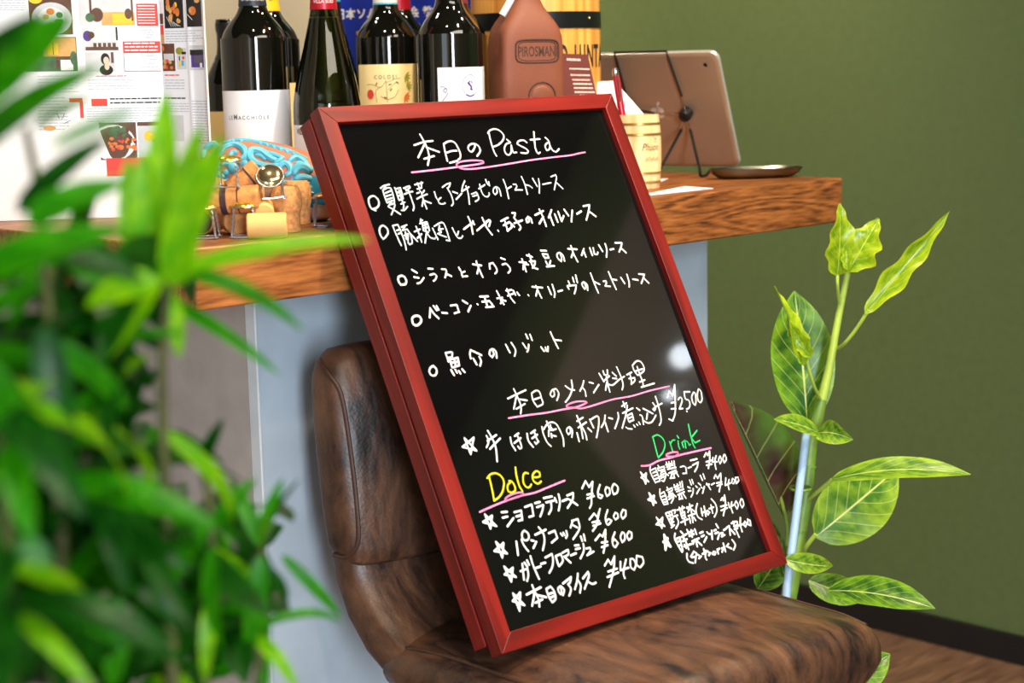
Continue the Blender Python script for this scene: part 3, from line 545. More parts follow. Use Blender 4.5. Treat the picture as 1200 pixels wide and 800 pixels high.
INK={'w':'195:-804,2386 -790,2338 -781,2295;194:-781,2295 -774,2258 -775,2201 -787,2137 -839,2051;195:-918,2274 -795,2301 -673,2308;193:-783,2282 -841,2224 -923,2141;195:-780,2244 -721,2217 -642,2184;195:-856,2121 -723,2144;196:-550,2268 -567,2179 -578,2081;197:-552,2263 -496,2287 -434,2290 -397,2259 -384,2196 -385,2140 -408,2098 -434,2088;197:-555,2169 -483,2184 -417,2184;197:-556,2058 -450,2075;199:-170,2241 -161,2221 -193,2185 -231,2160 -257,2179 -257,2208 -229,2235 -173,2248 -121,2224 -111,2180 -134,2143 -180,2109;183:84,2371 71,2299 61,2208 61,2141 71,2096;183:65,2353 112,2384 180,2394 238,2368 264,2313 227,2261 151,2217 68,2198;185:288,2268 319,2232 254,2216 209,2165 206,2117 237,2096 286,2127 318,2203;185:318,2203 311,2145 316,2115 352,2118;185:538,2221 502,2248 434,2240 404,2212 440,2186 496,2153 519,2122 485,2100 413,2109;187:689,2334 663,2261 632,2164 630,2105 645,2085 672,2098;188:603,2247 735,2249;188:849,2206 799,2189 770,2156 773,2116 812,2124 846,2171;189:819,2260 847,2216 841,2162 855,2111 895,2091 951,2120;195:-670,1343 -523,1408;194:-564,1468 -560,1384 -580,1284;194:-524,1418 -523,1381;196:-512,1315 -415,1362 -315,1413 -305,1398 -344,1346;195:-392,1443 -380,1340 -344,1253;195:-353,1403 -383,1359;196:-250,1290 -247,1284;206:-169,1386 -66,1415;206:-156,1338 -64,1367;206:-120,1382 -127,1274;206:-132,1275 -60,1310 -58,1329;207:-53,1352 -25,1312;207:10,1460 49,1457 30,1425 11,1408;207:11,1408 35,1359 56,1300 25,1270;208:-9,1348 110,1371;208:200,1391 195,1354 161,1343 164,1376 204,1401 229,1379 226,1332;210:301,1411 429,1448;210:384,1467 395,1384 395,1278;209:401,1383 317,1314;210:542,1448 470,1368;210:496,1385 498,1283;211:567,1398 570,1311;212:626,1422 626,1315 680,1369;212:717,1438 746,1368;212:824,1420 790,1359 757,1299;214:871,1376 943,1400;214:998,1454 1088,1461 1041,1386 970,1299;215:1045,1396 1118,1326;226:-1603,947 -1637,938 -1654,900 -1642,859 -1592,858 -1564,890 -1572,935 -1603,947;187:-1457,993 -1410,957;187:-1461,918 -1410,904;187:-1447,850 -1403,858 -1351,897;189:-1264,984 -1210,975;188:-1264,918 -1211,922 -1194,897 -1217,869 -1248,854;189:-1105,961 -1061,954 -1059,932 -1099,873;190:-1073,911 -1018,878;191:-895,955 -884,917;191:-839,908 -883,894 -887,859 -828,857;193:-710,971 -611,947;192:-656,997 -657,943 -645,827;192:-652,929 -698,870;193:-504,954 -521,901;194:-504,954 -458,958 -438,901 -447,865 -478,846;195:-335,999 -293,978;195:-348,928 -296,932 -267,883 -280,852 -309,836;197:-121,932 -36,918;196:-75,960 -73,899 -77,825;196:-78,900 -105,851;197:-60,902 -18,893;198:3,994 67,969;198:40,1000 40,934;197:14,927 86,920 64,884 21,852;198:27,917 36,859 83,835;199:207,1025 279,1015;199:214,987 227,938;199:214,987 279,975 279,937 229,942;199:224,905 230,867;199:288,903 249,855;199:210,848 314,844;201:448,972 448,920 426,884 399,915 400,958 444,977 477,945 473,884;194:577,1007 695,990;193:631,1035 628,949 646,856;193:629,963 581,911;194:790,986 729,919;194:779,963 779,895;195:876,987 874,905;195:922,982 910,915 943,907 965,929;196:1014,1007 1035,932;196:1109,1012 1100,940 1060,866;197:1150,940 1202,944;197:1257,1008 1347,999 1313,953 1264,904;198:1308,944 1356,885;241:-1603,535 -1642,514 -1652,463 -1620,440 -1566,461 -1542,497 -1564,530 -1603,535;195:-1439,497 -1397,589 -1378,533 -1339,476;195:-1349,605 -1331,558;195:-1314,600 -1305,560;196:-1277,527 -1219,515;196:-1148,585 -1074,584 -1074,509 -1134,503;198:-986,618 -942,582;197:-910,555 -966,500;199:-824,560 -821,556;200:-760,632 -659,624;200:-756,577 -664,575;199:-708,626 -712,513;200:-733,516 -636,513;200:-659,561 -644,532;184:-533,664 -522,613;184:-559,590 -492,591 -523,558;185:-498,564 -465,551;184:-524,581 -501,519;184:-516,548 -539,533;186:-415,655 -342,656;185:-397,671 -390,583 -361,520;186:-416,600 -343,614;186:-324,644 -317,598;186:-284,621 -270,588;187:-158,578 -154,574;188:-70,657 57,633;188:-17,660 -12,594 -1,528;187:-20,614 -62,558;189:133,633 141,548;189:198,649 193,561 168,517;190:244,569 305,576;182:426,661 429,628;182:387,614 395,580;182:387,614 510,609 484,565 446,522;183:501,695 496,644;183:551,714 539,634;184:630,624 632,576 605,555 591,590 598,618 632,628 658,592 639,537;184:762,714 762,609 770,493;185:772,617 829,582;186:896,608 933,609 928,585 896,555 964,543;186:1013,701 1020,609 1031,501;187:1030,617 1084,601;187:1156,622 1179,552;187:1255,646 1248,564 1224,508;188:1315,585 1382,568;189:1426,632 1502,618 1464,578 1413,525;189:1468,588 1518,518;208:-1587,27 -1629,11 -1652,-20 -1646,-55 -1611,-69 -1577,-48 -1565,-7 -1587,27;202:-1397,129 -1335,129 -1317,122 -1338,82;201:-1397,116 -1396,81 -1396,42;202:-1397,77 -1340,78;201:-1373,61 -1379,-17;201:-1380,57 -1273,64 -1289,-13 -1376,-22;202:-1367,25 -1278,25;202:-1322,58 -1331,-15;201:-1400,-44 -1386,-98;201:-1350,-47 -1342,-79;202:-1315,-65 -1306,-93;202:-1269,-55 -1252,-88;204:-1127,34 -1117,85 -1093,117 -988,50;204:-1097,30 -1081,-34;204:-1020,37 -1017,-8 -1047,-52;206:-835,81 -837,37 -870,11 -888,44 -862,81 -826,89 -801,59 -816,-1;182:-652,114 -635,27;183:-577,122 -556,43 -592,-15;184:-438,98 -418,41;184:-370,75 -395,29 -422,6;184:-362,183 -354,137;185:-311,172 -308,112;185:-227,29 -208,-19;185:-175,17 -180,-19;185:-139,21 -160,-26;187:-42,164 -33,80 -17,-14;187:-28,79 55,59;173:-854,-419 -734,-394 -603,-370;172:-742,-336 -734,-394 -727,-466 -731,-527 -763,-588;172:-743,-415 -825,-529;173:-728,-444 -631,-472;173:-795,-534 -733,-518 -671,-501;174:-545,-415 -559,-484 -534,-554;174:-543,-411 -480,-394 -444,-413 -447,-483 -454,-536 -534,-554;174:-545,-477 -452,-469;175:-263,-436 -275,-475 -309,-487 -321,-459 -279,-420 -225,-415 -211,-458 -235,-499 -266,-530;176:6,-360 -20,-442 -96,-521 -167,-564;177:-95,-404 -51,-446 0,-462;169:161,-388 121,-437 65,-483;169:112,-444 131,-493 118,-545;171:225,-414 270,-432;170:336,-456 232,-527;171:393,-344 416,-436;172:456,-326 454,-367;172:516,-325 499,-374;172:413,-430 515,-390;171:476,-371 458,-460 446,-551;171:451,-450 399,-525;173:571,-361 605,-404;173:550,-419 599,-431;173:654,-313 664,-408 657,-500 619,-554;173:466,-471 517,-488 621,-448 711,-424;174:753,-412 828,-395;174:763,-455 841,-458;174:797,-409 789,-464 770,-517;174:764,-516 817,-496 839,-476;174:873,-326 871,-382 894,-437;175:873,-326 952,-290 1006,-308 1021,-367 994,-410 900,-438;175:879,-393 995,-382;174:931,-349 928,-419 932,-513 916,-558;175:889,-512 969,-500;175:887,-568 1080,-555;191:-1513,-708 -1424,-849 -1569,-787 -1404,-722 -1504,-870 -1513,-708;192:-1253,-731 -1250,-787 -1298,-839;193:-1263,-781 -1136,-742;193:-1266,-861 -1105,-782;192:-1218,-686 -1196,-771 -1194,-866 -1232,-991;194:-983,-795 -994,-858 -975,-926;195:-927,-791 -870,-771;195:-960,-855 -864,-820;195:-894,-788 -886,-859 -892,-910 -918,-919 -929,-895;196:-770,-792 -783,-860 -754,-930;197:-723,-796 -659,-776;197:-729,-847 -652,-821;196:-677,-791 -675,-861 -665,-889 -706,-908 -714,-889;173:-563,-757 -575,-834 -566,-915 -536,-960;174:-553,-785 -490,-743 -423,-732 -375,-762 -356,-845 -354,-916 -380,-987;173:-482,-713 -482,-788;173:-494,-804 -520,-861;174:-468,-808 -400,-807;174:-459,-775 -442,-813;173:-478,-842 -489,-880;174:-480,-859 -432,-876;173:-452,-758 -480,-797;175:-227,-823 -235,-866 -273,-886 -281,-854 -262,-825 -223,-814 -206,-853 -242,-918;177:-108,-775 -16,-750;176:-84,-721 -82,-793;177:-121,-840 6,-803;176:-77,-794 -87,-855 -109,-954;176:-69,-840 -57,-914 -67,-975;175:-159,-888 -170,-975;177:0,-865 28,-906;177:60,-785 72,-873;177:64,-790 163,-766 184,-783 149,-859 66,-975;178:276,-775 235,-837 172,-885;178:244,-843 239,-942;179:313,-809 353,-825;179:453,-777 433,-833 341,-927;172:534,-721 612,-697;172:573,-677 569,-736;172:513,-791 672,-762;171:611,-724 540,-823 437,-939;172:562,-827 554,-881 565,-896;172:570,-824 636,-811 628,-865 615,-882;172:567,-855 631,-847;172:562,-891 626,-883;171:491,-939 513,-956 561,-969;172:601,-935 610,-954;172:645,-933 652,-943;172:683,-916 690,-940;173:723,-770 752,-798;172:735,-846 755,-868 735,-948;174:757,-914 798,-944 861,-941 944,-885;174:806,-788 912,-861;173:840,-845 799,-903;175:965,-753 977,-792 970,-819 944,-834 933,-818 994,-795 1084,-777;174:1031,-693 1026,-781 1009,-891 981,-961 942,-992;177:1190,-727 1246,-665 1267,-725 1355,-611;175:1355,-611 1279,-784 1216,-906 1142,-978 1104,-953;176:1215,-793 1278,-793;176:1185,-854 1251,-860;176:1326,-773 1367,-755 1384,-772 1366,-807 1296,-872 1345,-875;178:1449,-706 1527,-718;177:1447,-711 1432,-780 1470,-805 1466,-852 1431,-884 1397,-888;177:1386,-911 1389,-915;178:1579,-731 1530,-776 1517,-841 1536,-868 1568,-830 1596,-748 1579,-731;179:1669,-707 1622,-762 1602,-826 1621,-853 1661,-826 1689,-744 1669,-707;212:-1575,-1448 -1492,-1578 -1623,-1513 -1500,-1475 -1566,-1588 -1575,-1448;214:-1381,-1466 -1317,-1474;214:-1388,-1519 -1330,-1518;214:-1368,-1606 -1269,-1547;215:-1236,-1495 -1151,-1495 -1174,-1583;215:-1229,-1538 -1165,-1538;215:-1221,-1582 -1172,-1579;216:-1094,-1472 -1005,-1464 -1029,-1570 -1084,-1572;218:-960,-1460 -900,-1459;217:-955,-1500 -872,-1495 -905,-1544 -954,-1594;219:-839,-1433 -737,-1435;219:-827,-1478 -734,-1479;218:-770,-1485 -793,-1549 -844,-1590;219:-708,-1458 -704,-1498;219:-647,-1431 -663,-1506 -714,-1582;220:-629,-1504 -559,-1496;220:-550,-1463 -467,-1453 -500,-1512 -597,-1579;221:-541,-1504 -466,-1575;207:-338,-1430 -265,-1369 -249,-1434 -178,-1390;206:-178,-1390 -253,-1516 -290,-1596 -329,-1632;207:-303,-1502 -230,-1503;207:-320,-1538 -225,-1530;207:-103,-1439 -159,-1499 -177,-1549 -151,-1567 -118,-1547 -155,-1526;208:-33,-1475 -66,-1508 -67,-1561 -19,-1544 -1,-1494 -33,-1475;209:71,-1464 31,-1500 25,-1561 76,-1553 110,-1506 83,-1464;203:-643,-1768 -589,-1710;202:-600,-1708 -521,-1707 -540,-1798 -661,-1880;203:-607,-1749 -562,-1784;206:-384,-1739 -301,-1695 -276,-1739 -208,-1665;205:-208,-1665 -287,-1763 -329,-1815 -392,-1854;206:-360,-1774 -270,-1775;206:-365,-1808 -265,-1802;206:-119,-1696 -177,-1759 -192,-1817 -172,-1834 -118,-1806 -148,-1782 -185,-1801;208:-35,-1739 -73,-1771 -65,-1803 -24,-1790 -12,-1753 -35,-1739;208:74,-1730 25,-1773 29,-1814 80,-1793 103,-1745 74,-1730;211:-1556,-1717 -1477,-1847 -1608,-1796 -1475,-1746 -1545,-1873 -1556,-1717;213:-1327,-1765 -1359,-1887;214:-1261,-1758 -1255,-1818 -1228,-1878;215:-1192,-1684 -1232,-1705 -1243,-1753 -1211,-1777 -1171,-1760 -1163,-1716 -1192,-1684;215:-1152,-1789 -1125,-1799;214:-1099,-1813 -1158,-1863;217:-1086,-1748 -943,-1727;215:-1016,-1687 -988,-1756 -1004,-1829 -1059,-1905;216:-922,-1766 -842,-1757 -841,-1829 -925,-1858;218:-784,-1799 -772,-1822;218:-750,-1797 -744,-1820;218:-708,-1789 -715,-1830 -741,-1850;211:-1559,-1955 -1467,-2076 -1583,-2027 -1465,-1988 -1536,-2105 -1559,-1955;212:-1392,-2037 -1306,-2031 -1322,-2094 -1358,-2139;212:-1345,-1977 -1367,-2051 -1387,-2121;213:-1316,-1971 -1299,-2016;213:-1279,-1958 -1272,-2001;213:-1224,-1929 -1228,-2023 -1215,-2151;214:-1229,-2048 -1148,-2045;215:-1133,-2023 -1079,-2023;214:-1059,-1977 -971,-1962 -977,-2011 -1017,-2078 -1075,-2124;216:-935,-1991 -939,-2083;216:-935,-1991 -867,-1984 -870,-2051 -935,-2088;217:-842,-1977 -765,-1964 -778,-2004 -828,-2018;217:-838,-2016 -787,-2086;218:-753,-2022 -684,-2015;211:-667,-1942 -620,-1948;211:-673,-1979 -617,-1979;210:-559,-1948 -582,-2012 -654,-2073;211:-559,-1875 -561,-1918;211:-514,-1863 -524,-1921;212:-543,-1999 -498,-2000 -501,-2029 -561,-2063 -468,-2045;214:-401,-1947 -319,-1904 -297,-1930 -231,-1874;212:-231,-1874 -293,-1996 -356,-2082;213:-333,-1983 -261,-1989;213:-353,-2026 -271,-2022;214:-127,-1922 -190,-1983 -205,-2040 -186,-2062 -136,-2029 -162,-1984 -192,-2000;215:-37,-1941 -79,-1980 -80,-2032 -35,-2011 -16,-1958 -37,-1941;216:52,-1950 8,-1981 9,-2029 57,-2013 78,-1969 52,-1950;213:-395,-2202 -328,-2156 -312,-2207 -236,-2142;211:-236,-2142 -303,-2261 -429,-2408;213:-379,-2266 -258,-2262;213:-413,-2314 -259,-2301;214:-187,-2209 -224,-2287 -114,-2285;213:-110,-2204 -195,-2311 -205,-2369;215:-55,-2211 -84,-2283 -55,-2320 -9,-2274 -18,-2219 -55,-2211;215:39,-2197 1,-2276 31,-2313 94,-2279 103,-2224 39,-2197;218:-1561,-2212 -1479,-2344 -1593,-2278 -1478,-2223 -1554,-2379 -1561,-2212;221:-1415,-2258 -1229,-2230;219:-1317,-2190 -1310,-2270 -1300,-2330 -1318,-2395;219:-1313,-2253 -1396,-2369;221:-1302,-2288 -1205,-2331;220:-1346,-2352 -1256,-2340;221:-1173,-2260 -1174,-2334 -1157,-2392;221:-1173,-2260 -1115,-2248 -1093,-2295 -1103,-2367 -1157,-2392;222:-1174,-2309 -1104,-2309;221:-1170,-2348 -1108,-2341;222:-1002,-2274 -1008,-2322 -1028,-2343 -1042,-2315 -1034,-2283 -996,-2271 -972,-2314 -1007,-2356;223:-961,-2254 -841,-2218 -872,-2261 -899,-2272;223:-905,-2275 -890,-2324 -935,-2377;224:-748,-2205 -789,-2272 -845,-2335;224:-771,-2267 -762,-2320 -799,-2379;225:-707,-2261 -620,-2216 -628,-2257 -729,-2357;226:-664,-2300 -619,-2335 -574,-2333;178:469,-1413 529,-1525 451,-1468 538,-1436 480,-1539 469,-1413;184:1187,-1420 1284,-1419;183:1193,-1472 1284,-1456 1248,-1501 1190,-1541;185:1394,-1416 1443,-1382 1448,-1411 1500,-1373;184:1500,-1373 1458,-1455 1394,-1542;185:1398,-1472 1483,-1469;185:1386,-1508 1463,-1508;185:1514,-1446 1480,-1487 1546,-1499;185:1565,-1437 1516,-1494 1496,-1570;186:1616,-1451 1578,-1486 1579,-1524 1620,-1494 1622,-1452;186:1685,-1444 1647,-1480 1643,-1526 1691,-1497 1697,-1446 1685,-1444;160:625,-1378 599,-1421 601,-1482 613,-1553;160:613,-1420 683,-1409 684,-1464 681,-1545 614,-1550;160:626,-1450 684,-1443;160:624,-1483 686,-1478;160:621,-1517 683,-1511;161:729,-1390 736,-1412;161:708,-1414 713,-1442;161:715,-1418 805,-1414 798,-1437;161:730,-1445 782,-1441;161:756,-1446 723,-1478;160:737,-1467 797,-1457 781,-1509 730,-1558 707,-1547;161:702,-1501 765,-1486;161:701,-1522 761,-1512;161:785,-1482 816,-1512;162:854,-1378 853,-1419;162:834,-1402 908,-1402;162:835,-1427 907,-1422;162:890,-1381 870,-1450;162:932,-1382 920,-1425;162:963,-1384 941,-1449;162:837,-1451 958,-1452;162:836,-1492 945,-1478;161:888,-1481 836,-1547;162:828,-1545 891,-1550;162:890,-1495 889,-1553;162:929,-1482 948,-1547;162:901,-1511 949,-1499;162:1019,-1460 1067,-1459 1091,-1477 1071,-1536 1022,-1530;163:1118,-1489 1168,-1484;159:641,-1626 614,-1682 614,-1756 621,-1788;160:623,-1673 683,-1661 685,-1723 676,-1789 623,-1785;160:630,-1705 688,-1699;160:623,-1738 683,-1736;160:619,-1764 675,-1762;160:743,-1625 747,-1653;161:723,-1655 807,-1644 802,-1664;161:735,-1678 793,-1672;160:763,-1677 731,-1705;160:743,-1700 791,-1696 782,-1742 722,-1788;161:714,-1722 773,-1713;160:710,-1748 772,-1733;161:793,-1710 816,-1738;161:848,-1618 852,-1666;161:836,-1643 904,-1635;161:840,-1671 900,-1662;161:894,-1619 880,-1685;162:937,-1607 925,-1660;162:970,-1606 951,-1665;162:848,-1693 954,-1686;162:849,-1727 950,-1713;161:884,-1714 845,-1774;161:846,-1771 892,-1773;161:895,-1729 894,-1777;161:922,-1721 940,-1779;162:1021,-1675 1046,-1690;162:1009,-1717 1045,-1720;162:1086,-1704 1060,-1747 1015,-1780;162:1080,-1613 1079,-1662;163:1113,-1613 1110,-1657;163:1133,-1686 1144,-1702;163:1182,-1664 1203,-1689;162:1172,-1721 1108,-1764;163:1201,-1712 1210,-1721;163:1249,-1711 1188,-1776;163:1247,-1593 1253,-1646;164:1293,-1587 1292,-1636;164:1283,-1700 1326,-1701 1304,-1725;164:1294,-1688 1316,-1759;164:1353,-1714 1401,-1705;216:482,-1636 526,-1746 438,-1698 536,-1673 481,-1761 482,-1636;172:1421,-1657 1461,-1626 1470,-1666 1541,-1623;171:1541,-1623 1495,-1712 1423,-1804;171:1432,-1711 1510,-1712;171:1426,-1741 1502,-1735;172:1587,-1684 1540,-1756 1623,-1747;172:1624,-1709 1584,-1757 1572,-1808;173:1672,-1711 1643,-1747 1667,-1759 1701,-1730 1683,-1709;173:1724,-1706 1702,-1766 1754,-1744 1761,-1710 1724,-1705;177:462,-1888 529,-1993 426,-1956 544,-1904 482,-2006 462,-1888;178:601,-1875 608,-1935 619,-2000;179:609,-1872 684,-1869 678,-1931 654,-1954;179:617,-1906 679,-1904;179:617,-1942 673,-1939;178:648,-1880 636,-2004;179:614,-1986 668,-1974;178:607,-2025 658,-2008;179:704,-1864 746,-1868 720,-1895;179:693,-1925 749,-1923;178:725,-1923 726,-1995 664,-2045;180:768,-1873 876,-1867;180:808,-1853 803,-1902;180:854,-1849 829,-1898;180:795,-1919 856,-1908 840,-1964;179:797,-1915 795,-1968;180:796,-1942 847,-1938;180:795,-1968 846,-1965;180:759,-2002 866,-1987;179:819,-1969 805,-2034;181:902,-1877 994,-1868;181:961,-1847 951,-1891;180:912,-1870 917,-1898;181:899,-1921 949,-1895 1001,-1942;181:886,-1960 1008,-1952;180:950,-1918 917,-2034;180:892,-1984 881,-2031;180:953,-1987 961,-2020;181:1066,-1863 1019,-1918 1009,-1989 1051,-2029;181:1094,-1919 1076,-1993;181:1145,-1906 1119,-2007;182:1077,-1966 1145,-1957;182:1170,-1957 1140,-1979 1155,-2000 1190,-1980 1171,-1956;182:1244,-1912 1227,-1996;183:1202,-1945 1268,-1940;182:1280,-1855 1309,-1911 1297,-1983 1231,-2038;184:1402,-1892 1438,-1872 1435,-1903 1481,-1852;183:1481,-1852 1445,-1947 1359,-2050;184:1369,-1955 1460,-1955;184:1356,-1994 1451,-1985;184:1495,-1938 1483,-1987 1555,-1973;184:1546,-1939 1508,-1988 1503,-2047;185:1610,-1942 1575,-1973 1582,-2021 1620,-1986 1610,-1942;185:1693,-1935 1655,-1970 1660,-2022 1700,-1997 1709,-1943 1693,-1935;287:482,-2075 508,-2201 437,-2141 510,-2116 430,-2218 482,-2075;212:629,-2092 599,-2139 611,-2213 631,-2285;212:608,-2146 672,-2141 648,-2275;212:605,-2176 661,-2175;212:609,-2218 660,-2215;213:711,-2087 729,-2113;213:696,-2142 777,-2127;212:726,-2144 708,-2180;213:692,-2186 758,-2177;212:730,-2171 732,-2279;212:698,-2223 705,-2260;213:685,-2238 797,-2235;213:803,-2088 810,-2148;214:800,-2119 876,-2116;214:801,-2155 873,-2147;213:857,-2103 836,-2171;214:907,-2104 906,-2154;214:815,-2212 920,-2202;213:857,-2203 814,-2239;213:866,-2222 858,-2275;214:883,-2226 921,-2275;215:956,-2155 1002,-2151;215:962,-2193 1002,-2188;214:1028,-2211 969,-2253;215:1057,-2167 1071,-2188;215:1128,-2164 1092,-2247;216:1077,-2190 1111,-2197;216:1157,-2170 1190,-2167;216:1159,-2202 1206,-2198;216:1205,-2225 1166,-2263;217:1218,-2114 1229,-2153;217:1223,-2215 1267,-2215 1231,-2249 1280,-2241;217:1292,-2193 1335,-2184;217:1345,-2177 1389,-2167 1356,-2257;218:1389,-2204 1424,-2262;219:1431,-2148 1499,-2143;218:1464,-2136 1460,-2218 1467,-2303;219:1451,-2184 1511,-2183;218:1442,-2215 1490,-2211;219:1517,-2147 1506,-2191 1580,-2188;219:1584,-2119 1546,-2190 1537,-2258;220:1629,-2170 1590,-2194 1609,-2221 1646,-2187;220:1680,-2161 1651,-2202 1687,-2223 1705,-2176 1676,-2156;212:689,-2315 667,-2359 679,-2398 723,-2420;212:725,-2354 789,-2314 814,-2337 753,-2423;213:732,-2364 787,-2367;213:819,-2352 838,-2365;213:861,-2379 823,-2393;214:889,-2362 971,-2348;214:930,-2317 922,-2370;213:950,-2340 912,-2403 918,-2427;214:971,-2348 982,-2364;214:1002,-2373 967,-2393;215:1048,-2370 1019,-2390 1051,-2402 1075,-2380 1048,-2370;215:1110,-2360 1101,-2403;215:1106,-2368 1143,-2358;216:1220,-2320 1209,-2404;215:1172,-2364 1220,-2356 1160,-2398;217:1287,-2339 1251,-2358 1304,-2392;217:1359,-2312 1376,-2367 1327,-2411',
'p':'190:-1063,1988 -822,1993 -602,2001 -377,2011 -206,2019 -127,2032 -132,2049 -200,2061 -299,2066 -412,2061 -475,2041 -481,2013 -432,1986 -326,1974 -168,1976 -110,1979;173:-110,1979 124,1992 484,2017 850,2032 1073,2038 1190,2051 1300,2059;179:-924,-608 -666,-617 -451,-630 -226,-631 -80,-636 41,-624 100,-611 78,-595 -31,-581 -127,-588 -173,-603 -165,-622 -80,-636 -8,-657 84,-658 205,-650 339,-640;159:339,-640 473,-633 712,-638 966,-622 1155,-618 1270,-617;188:-1623,-1415 -1459,-1392 -1283,-1372 -1087,-1359 -1059,-1343 -1075,-1330 -1157,-1324 -1247,-1336 -1286,-1354 -1277,-1370 -1087,-1359 -917,-1362 -733,-1341 -517,-1316;194:509,-1355 618,-1367 764,-1344 962,-1343 1057,-1327 1055,-1306 986,-1294 902,-1300 882,-1316 964,-1338 1114,-1339 1317,-1341 1534,-1344',
'g':'195:-1642,1629 -1682,1655 -1690,1700 -1675,1753 -1636,1776 -1597,1773 -1571,1735 -1578,1691 -1611,1658 -1660,1648;165:-1495,1851 -1446,1874 -1381,1881;164:-1434,1864 -1467,1831;164:-1479,1827 -1483,1764 -1479,1696;164:-1478,1829 -1414,1849 -1376,1842 -1377,1774 -1392,1694 -1422,1683;164:-1460,1797 -1391,1816;164:-1466,1763 -1397,1775;164:-1466,1729 -1400,1741;164:-1473,1698 -1406,1713;163:-1462,1672 -1398,1681 -1401,1658 -1450,1599 -1476,1570;164:-1476,1651 -1431,1620 -1370,1565;164:-1432,1697 -1479,1656;165:-1329,1843 -1328,1779 -1329,1711;165:-1329,1829 -1264,1838 -1266,1765 -1275,1729;165:-1330,1788 -1267,1802;165:-1328,1752 -1271,1766;165:-1329,1711 -1272,1725;165:-1289,1812 -1293,1722 -1293,1658 -1311,1624;165:-1319,1670 -1272,1684;165:-1340,1603 -1303,1605 -1254,1637;166:-1225,1830 -1155,1848 -1145,1833 -1205,1801;166:-1208,1820 -1175,1799;166:-1239,1768 -1170,1785 -1132,1787;165:-1178,1776 -1176,1703 -1178,1631 -1204,1592;167:-1078,1856 -977,1871;167:-1041,1871 -1036,1816;167:-986,1877 -1010,1828;167:-1065,1809 -1009,1818;166:-1088,1765 -1059,1772;167:-1042,1789 -1030,1765;167:-989,1789 -1013,1768;167:-1111,1707 -1044,1729 -969,1746;166:-1030,1765 -1038,1692 -1034,1596;166:-1040,1688 -1080,1627;167:-1031,1682 -960,1649;168:-872,1762 -873,1706 -861,1669;168:-817,1697 -859,1673 -862,1641 -829,1629 -789,1635;169:-753,1804 -692,1832 -639,1842 -663,1811 -695,1785;168:-698,1790 -680,1728 -680,1663 -691,1622 -721,1602;169:-645,1749 -594,1726;170:-636,1664 -541,1722;161:-449,1851 -498,1798 -532,1745;162:-526,1744 -422,1783;161:-456,1795 -459,1720 -492,1601;162:-422,1703 -353,1721 -345,1702;162:-415,1679 -356,1689;162:-353,1721 -349,1651 -406,1622;163:-275,1800 -284,1726 -271,1677 -233,1660 -200,1681 -194,1700;163:-306,1754 -212,1791;163:-178,1845 -177,1807;164:-149,1820 -156,1777;164:-179,1817 -168,1788;164:-76,1752 -86,1701 -125,1675 -136,1705 -115,1741 -74,1757 -45,1731 -54,1655;164:50,1829 53,1747 33,1620;165:55,1723 122,1747;166:160,1768 194,1765 195,1741 156,1706 252,1699;166:303,1844 312,1757 299,1647;167:321,1751 363,1738 392,1712;158:443,1815 467,1721;158:521,1804 502,1733 462,1648;160:552,1739 670,1749;160:700,1816 772,1830 771,1801 715,1717 682,1668;160:742,1749 804,1671;194:-1665,1333 -1681,1370 -1676,1423 -1646,1460 -1609,1466 -1581,1432 -1588,1388 -1634,1348 -1665,1333;163:-1506,1456 -1500,1380 -1484,1249;163:-1501,1456 -1441,1464 -1432,1382 -1430,1284 -1442,1200;163:-1475,1404 -1430,1413;163:-1473,1368 -1434,1378;164:-1407,1434 -1338,1450;164:-1357,1443 -1410,1398;163:-1394,1401 -1350,1406 -1333,1346 -1344,1266 -1382,1248 -1393,1271;163:-1382,1378 -1400,1308;163:-1359,1358 -1387,1288;164:-1336,1364 -1279,1273;164:-1406,1344 -1369,1358;164:-1235,1423 -1229,1345 -1232,1260;165:-1276,1372 -1200,1392;165:-1266,1304 -1199,1342;165:-1148,1496 -1165,1466 -1133,1481;166:-1177,1449 -1089,1459;165:-1150,1437 -1165,1375 -1111,1352;165:-1156,1424 -1086,1441 -1094,1369;166:-1151,1397 -1085,1404;165:-1120,1435 -1134,1373;165:-1128,1363 -1195,1247;166:-1131,1354 -1112,1298 -1066,1280 -1054,1283;166:-1044,1387 -1037,1327 -1029,1267;166:-1015,1407 -929,1436 -891,1423 -886,1331 -891,1240 -930,1249;166:-952,1406 -981,1358;167:-966,1371 -923,1371;166:-956,1356 -989,1314 -921,1284;166:-1006,1324 -958,1338;168:-806,1370 -796,1314 -783,1267 -745,1254 -715,1274;167:-747,1327 -772,1293',
'y':'198:-1408,-1124 -1355,-1096 -1293,-1099 -1245,-1134 -1236,-1199 -1284,-1274 -1346,-1321 -1418,-1345;198:-1384,-1116 -1396,-1219 -1417,-1341;200:-1162,-1213 -1202,-1231 -1222,-1278 -1193,-1309 -1141,-1298 -1127,-1254 -1144,-1208 -1172,-1198;201:-1044,-1085 -1066,-1163 -1073,-1264 -1059,-1318;202:-923,-1168 -957,-1157 -992,-1185 -1013,-1250 -994,-1292 -959,-1298 -929,-1278;203:-884,-1214 -834,-1223 -793,-1218 -783,-1181 -819,-1165 -875,-1194 -888,-1247 -850,-1285 -801,-1272',
'n':'163:796,-1101 782,-1205 769,-1308;163:792,-1096 865,-1085 919,-1127 924,-1193 864,-1265 772,-1313;165:998,-1182 997,-1233 992,-1283;165:1009,-1198 1044,-1176 1075,-1177;165:1117,-1194 1100,-1242 1100,-1279;166:1131,-1140 1138,-1165;166:1161,-1220 1161,-1271;166:1169,-1217 1212,-1206 1188,-1281;166:1210,-1210 1241,-1225 1247,-1263 1269,-1258;167:1342,-1049 1319,-1158 1306,-1259 1316,-1303;167:1427,-1134 1323,-1187;167:1317,-1200 1342,-1252 1418,-1241'}
